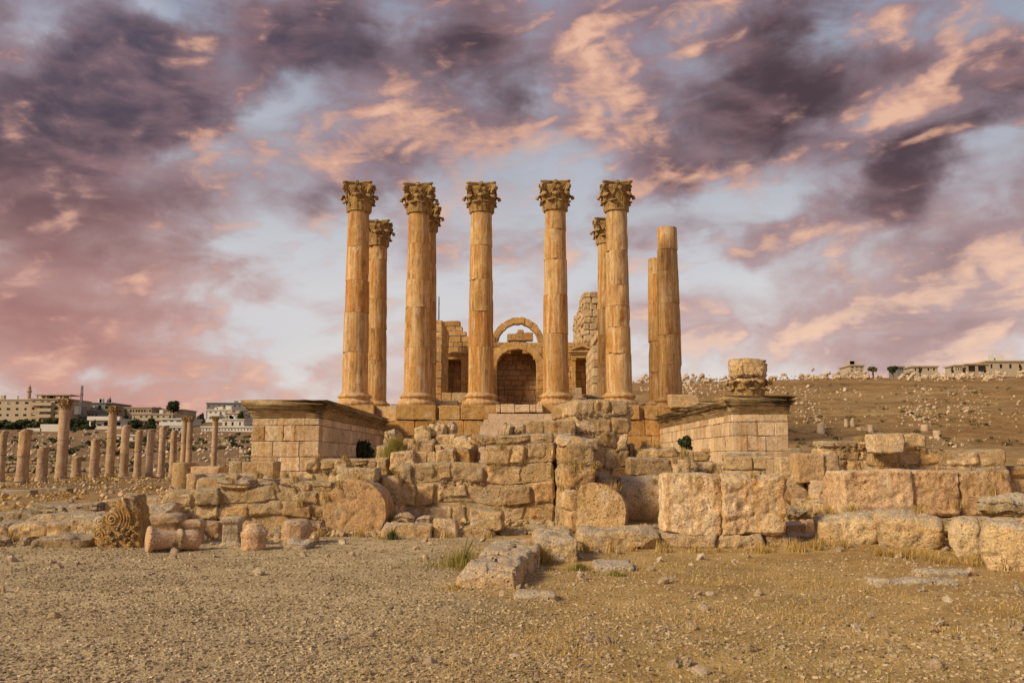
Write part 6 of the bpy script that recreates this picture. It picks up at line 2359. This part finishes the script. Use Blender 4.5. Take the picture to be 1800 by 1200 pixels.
def nz(x, y, f, s):
    return vnoise(np.stack([x * f, y * f, x * 0 + s], -1), 5)


scatter_pebbles('gravel', 'grey tan gravel spread over the left foreground', 195000, None, (5.6, 20.5), .011, .042,
                lambda x, y, R_: (R_.random(len(x)) < np.clip(.95 - sstep(x + nz(x, y, .35, 1) * 1.6, -1.8, .8) * .8, .1, 1)) & (R_.random(len(x)) < .72 + .4 * nz(x, y, 1.1, 3)), 1)
scatter_pebbles('soil_pebbles', 'scattered pale pebbles in the dry soil of the right foreground', 95000, None, (5.6, 19.5), .009, .042,
                lambda x, y, R_: (x > -1.8) & (R_.random(len(x)) < .42 + .6 * nz(x, y, .8, 9)), 2)
# larger loose stones one could count
R3 = random.Random(4)
pm2 = []
for i in range(6):
    b = MB()
    stone(b, (0, 0, 0), (1, R3.uniform(.6, .9), R3.uniform(.45, .7)), (R3.random(), R3.random(), 0), 'boulder', .12, (.56 + R3.uniform(-.1, .12), R3.uniform(0, .4), 0), k=1.1)
    me = b.mesh('small_stone')
    me.materials.append(M['pale' if i % 2 else 'rock'])
    pm2.append(me)
named = [(455, 1011, 22, 'lone pale stone on the gravel left of the nearest block'), (1166, 1026, 18, 'round pale stone alone on the soil right of the flat slab'),
         (1505, 1110, 20, 'half buried brownish stone low in the right foreground'), (1532, 1084, 12, 'small square white stone in the right foreground'),
         (1652, 1098, 18, 'pale round stone right of the small square white stone'), (1314, 1145, 22, 'pale stone beside a dark hollow at the lower middle'),
         (1170, 1110, 14, 'small stone in the straw below the flat slab'), (756, 1170, 20, 'pale stone near the bottom left of centre'), (1022, 1018, 20, 'flat pale stone left of the flat slab'),
         (1704, 1013, 22, 'squat stone at the right end of the sunken slabs'), (1665, 1058, 16, 'stone below the sunken slabs'), (1790, 1042, 22, 'stones at the foot of the right edge boulder'),
         (600, 1125, 18, 'pale stone on the gravel at the lower left'), (1790, 1108, 20, 'round stone at the right edge of the soil')]
for i, (px, py, w_, lb) in enumerate(named):
    h_ = hit(px, py)
    s_ = w_ * h_[1] / F
    o = bpy.data.objects.new('small_stone', pm2[i % 6])
    col.objects.link(o)
    o.location = (h_[0], h_[1], h_[2] + s_ * .16)
    o.rotation_euler = (0, 0, R3.random() * 6)
    o.scale = (s_,) * 3
    tag(o, lb, 'stone')
cnt = 0
while cnt < 120:
    px = R3.uniform(0, 1800)
    py = R3.choice((R3.uniform(945, 1000), R3.uniform(960, 1195)))
    h_ = hit(px, py)
    if h_ is None:
        continue
    s_ = R3.uniform(.05, .13) if py > 990 else R3.uniform(.07, .2)
    o = bpy.data.objects.new('small_stone', pm2[cnt % 6])
    col.objects.link(o)
    o.location = (h_[0], h_[1], h_[2] + s_ * .12)
    o.rotation_euler = (R3.uniform(-.3, .3), R3.uniform(-.3, .3), R3.random() * 6)
    o.scale = (s_,) * 3
    tag(o, 'fist sized loose stone lying on the gravel or soil of the foreground', 'stone', 'small loose stones on the foreground')
    cnt += 1
# rubble among the ruins
b = MB()
for (x0, x1, Y0, Y1, n) in ((690, 1010, 20.2, 21.9, 260), (1380, 1470, 18.0, 22.5, 160), (1100, 1170, 18.5, 21.4, 90), (540, 700, 19.8, 20.6, 70), (200, 560, 18.5, 21.0, 120), (660, 840, 22.2, 24.0, 60), (1215, 1400, 22, 30, 200), (0, 200, 17.5, 22, 160), (330, 600, 22.0, 25.5, 160)):
    for _ in range(n):
        Y = R3.uniform(Y0, Y1)
        x = PX(R3.uniform(x0, x1), Y)
        s_ = R3.uniform(.04, .17)
        stone(b, (x, Y, gz(x, Y) + s_ * .2), (s_ * 1.3, s_, s_ * .7), (R3.random(), R3.random(), R3.random() * 6), 'boulder', .09, (.5 + R3.uniform(-.12, .15), .1, .1))
tag(b.build('wall_rubble', M['stone'], origin=(0, 0, 0)), 'small rubble and chips lying between and behind the ruined walls', 'rubble', None, 'stuff')


def blades(b, x, y, z, h, lean, w, tone, R_):
    n = len(x)
    a = R_.random(n) * 6.283
    l = np.stack([np.cos(a), np.sin(a)], -1) * (lean * R_.random(n))[:, None]
    sd = np.stack([-np.sin(a), np.cos(a)], -1) * (w / 2)
    p0 = np.stack([x, y, z], -1)
    pm_ = p0 + np.concatenate([l * .45, (h * .6)[:, None]], -1)
    p1 = p0 + np.concatenate([l * 1.0, h[:, None]], -1)
    s3 = np.concatenate([sd, np.zeros((n, 1))], -1)
    v = np.stack([p0 - s3, p0 + s3, pm_ + s3 * .7, pm_ - s3 * .7, p1 + s3 * .15, p1 - s3 * .15], 1).reshape(-1, 3)
    k = np.arange(n)[:, None] * 6
    q = np.concatenate([k + np.array([[0, 1, 2, 3]]), k + np.array([[3, 2, 4, 5]])])
    t = np.repeat(np.stack([tone, tone * 0, tone * 0], -1), 6, 0)
    b.add(v, q, None, t)


def straw(name, label, n, maskf, hr, mat, seed, w=.006, yr=(5.6, 18.5)):
    R_ = np.random.default_rng(seed)
    y = yr[0] * (yr[1] / yr[0]) ** R_.random(n)
    x = (R_.random(n) * 2 - 1) * (y * .60 + 2.6)
    k = maskf(x, y, R_)
    x, y = x[k], y[k]
    z = ground_z(x, y) + (.018 * fbm(np.stack([x, y, x * 0], -1) * 3.0, 41, 3)) - .005
    h = hr[0] + (hr[1] - hr[0]) * R_.random(len(x)) ** 2
    b = MB()
    blades(b, x, y, z, h, h * 1.6, w, np.clip(R_.normal(.5, .25, len(x)), 0, 1), R_)
    o = b.build(name, M[mat], origin=(0, 0, 0), smooth=False)
    return tag(o, label, 'grass', None, 'stuff')


straw('dry_grass', 'thin dry straw coloured grass over the right foreground', 185000,
      lambda x, y, R_: (R_.random(len(x)) < np.clip(sstep(x, -2.2, 1.5) * (.06 + 1.5 * np.maximum(0, nz(x, y, .7, 2) + .5 * nz(x, y, 2.1, 6) - .05)), 0, 1)), (.010, .07), 'straw', 3, w=.006)
straw('green_grass', 'thin yellow green grass patches in the middle foreground', 16000,
      lambda x, y, R_: (R_.random(len(x)) < np.clip(.9 * np.maximum(0, nz(x, y, .6, 8) - .12) * 3 * sstep(x, -2.5, -.5) * (1 - sstep(x, 2, 5)), 0, 1)), (.015, .09), 'greengrass', 4, w=.007)


def tuft(label, px, py, Y, spread, hmax, n, mat, seed, z=None, stems=0):
    R_ = np.random.default_rng(seed)
    p = P(px, py, Y)
    z0 = gz(p[0], Y) if z is None else z
    b = MB()
    r = np.abs(R_.normal(0, spread / 2, n))
    a = R_.random(n) * 6.283
    h = hmax * (.35 + .65 * R_.random(n)) * np.exp(-r / spread * .6)
    blades(b, p[0] + r * np.cos(a), Y + r * np.sin(a) * .7, np.full(n, z0 - .01), h, h * .7, .009, np.clip(R_.normal(.55, .25, n), 0, 1), R_)
    for _ in range(stems):
        aa = R_.random() * 6.28
        hh = hmax * (.8 + .5 * R_.random())
        tube(b, [(p[0], Y, z0), (p[0] + .3 * hh * math.cos(aa), Y + .2 * hh * math.sin(aa), z0 + hh * .6), (p[0] + .6 * hh * math.cos(aa), Y + .3 * hh * math.sin(aa), z0 + hh)], [.008, .006, .003], 4, (.1, 0, 0))
    return tag(b.build('grass_tuft', M[mat]), label, 'grass tuft')


tuft('golden straw tuft growing on the gap between the front blocks', 930, 985, 14.9, .28, .46, 900, 'straw', 1)
tuft('straw tuft hanging over the third block of the row', 955, 975, 14.7, .2, .36, 500, 'straw', 9)
tuft('green yellow tuft with dark stems left of the beam blocks', 812, 1005, 14.3, .6, .36, 650, 'greengrass', 2, stems=10)
tuft('low green tuft right of the grey weathered block', 1018, 1015, 13.9, .22, .16, 400, 'greengrass', 3)
tuft('low green tuft below the flat slab', 1082, 1034, 13.2, .2, .12, 250, 'greengrass', 4)
tuft('olive tuft growing on the left of the stepped heap of blocks', 695, 795, 23.3, .42, .62, 1300, 'greengrass', 5, z=PZ(803, 23.3), stems=10)
tuft('dark dry tuft at the foot of the kerb right of the cracked drum', 690, 952, 19.2, .18, .26, 400, 'leaf2', 6, stems=8)
tuft('small tuft on top of the low wall near the left wing wall', 545, 850, 21.9, .3, .2, 350, 'greengrass', 7, z=PZ(850, 21.9))
tuft('straw at the foot of the undercut boulder', 1600, 985, 16.3, .5, .12, 500, 'straw', 8)
tuft('straw at the foot of the base course', 1330, 980, 16.95, .45, .10, 350, 'straw', 10)
tuft('straw at the foot of the upright boulder', 1720, 1000, 14.9, .4, .16, 600, 'straw', 11)
tuft('dry tuft at the foot of the nearest beam block', 800, 1052, 11.8, .25, .10, 350, 'straw', 12)

# little weeds rooted along wall feet and joints
wp = []
for k_ in range(3):
    R_ = np.random.default_rng(80 + k_)
    b = MB()
    n = 90
    r = np.abs(R_.normal(0, .08, n))
    a = R_.random(n) * 6.283
    blades(b, r * np.cos(a), r * np.sin(a), np.zeros(n), .06 + .16 * R_.random(n), .14 + 0 * r, .010, np.clip(R_.normal(.5, .25, n), 0, 1), R_)
    me = b.mesh('weed', smooth=False)
    me.materials.append(M['straw'])
    wp.append(me)
for i in range(110):
    px = R3.uniform(20, 1780)
    if px < 560:
        Y = R3.uniform(18.6, 20.8)
    elif px < 1000:
        Y = R3.uniform(19.2, 21.6)
    elif px < 1440:
        Y = R3.uniform(16.3, 17.0)
    else:
        Y = 17.0 - (px - 1440) * .0088 + R3.uniform(-.4, .1)
    x = PX(px, Y)
    o = bpy.data.objects.new('weed', wp[i % 3])
    col.objects.link(o)
    o.location = (x, Y, gz(x, Y))
    o.rotation_euler = (0, 0, R3.random() * 6)
    o.scale = (R3.uniform(.45, 1.1),) * 3
    tag(o, 'small dry weed rooted at the foot of the ruined stones', 'weed', 'small dry weeds along the feet of the stones')

# weeds rooted in the joints and on the ledges of the ruins: found by looking where level ledges are
bpy.context.view_layer.update()
dg = bpy.context.evaluated_depsgraph_get()
placed = 0
for _ in range(2500):
    if placed >= 75:
        break
    px, py = R3.uniform(180, 1770), R3.uniform(740, 905)
    d = Vector(ray(px, py))
    ok, loc, nrm, fi, ob, mx = C.ray_cast(dg, Vector((0, 0, CAMZ)), d)
    if not ok or loc.y > 31 or loc.y < 15 or nrm.z < .45 or ob.name.startswith(('ground', 'weed', 'grass_tuft', 'small_stone')):
        continue
    o = bpy.data.objects.new('weed', wp[placed % 3])
    col.objects.link(o)
    o.location = loc - Vector((0, 0, .02))
    o.rotation_euler = (0, 0, R3.random() * 6)
    o.scale = (R3.uniform(.5, 1.1),) * 3
    tag(o, 'small dry weed growing on a ledge or joint of the ruined walls', 'weed', 'small dry weeds on the ledges of the ruins')
    placed += 1

for o in C.objects:
    if o.parent is None and 'category' in o.keys() and 'kind' not in o.keys():
        o['kind'] = 'thing'
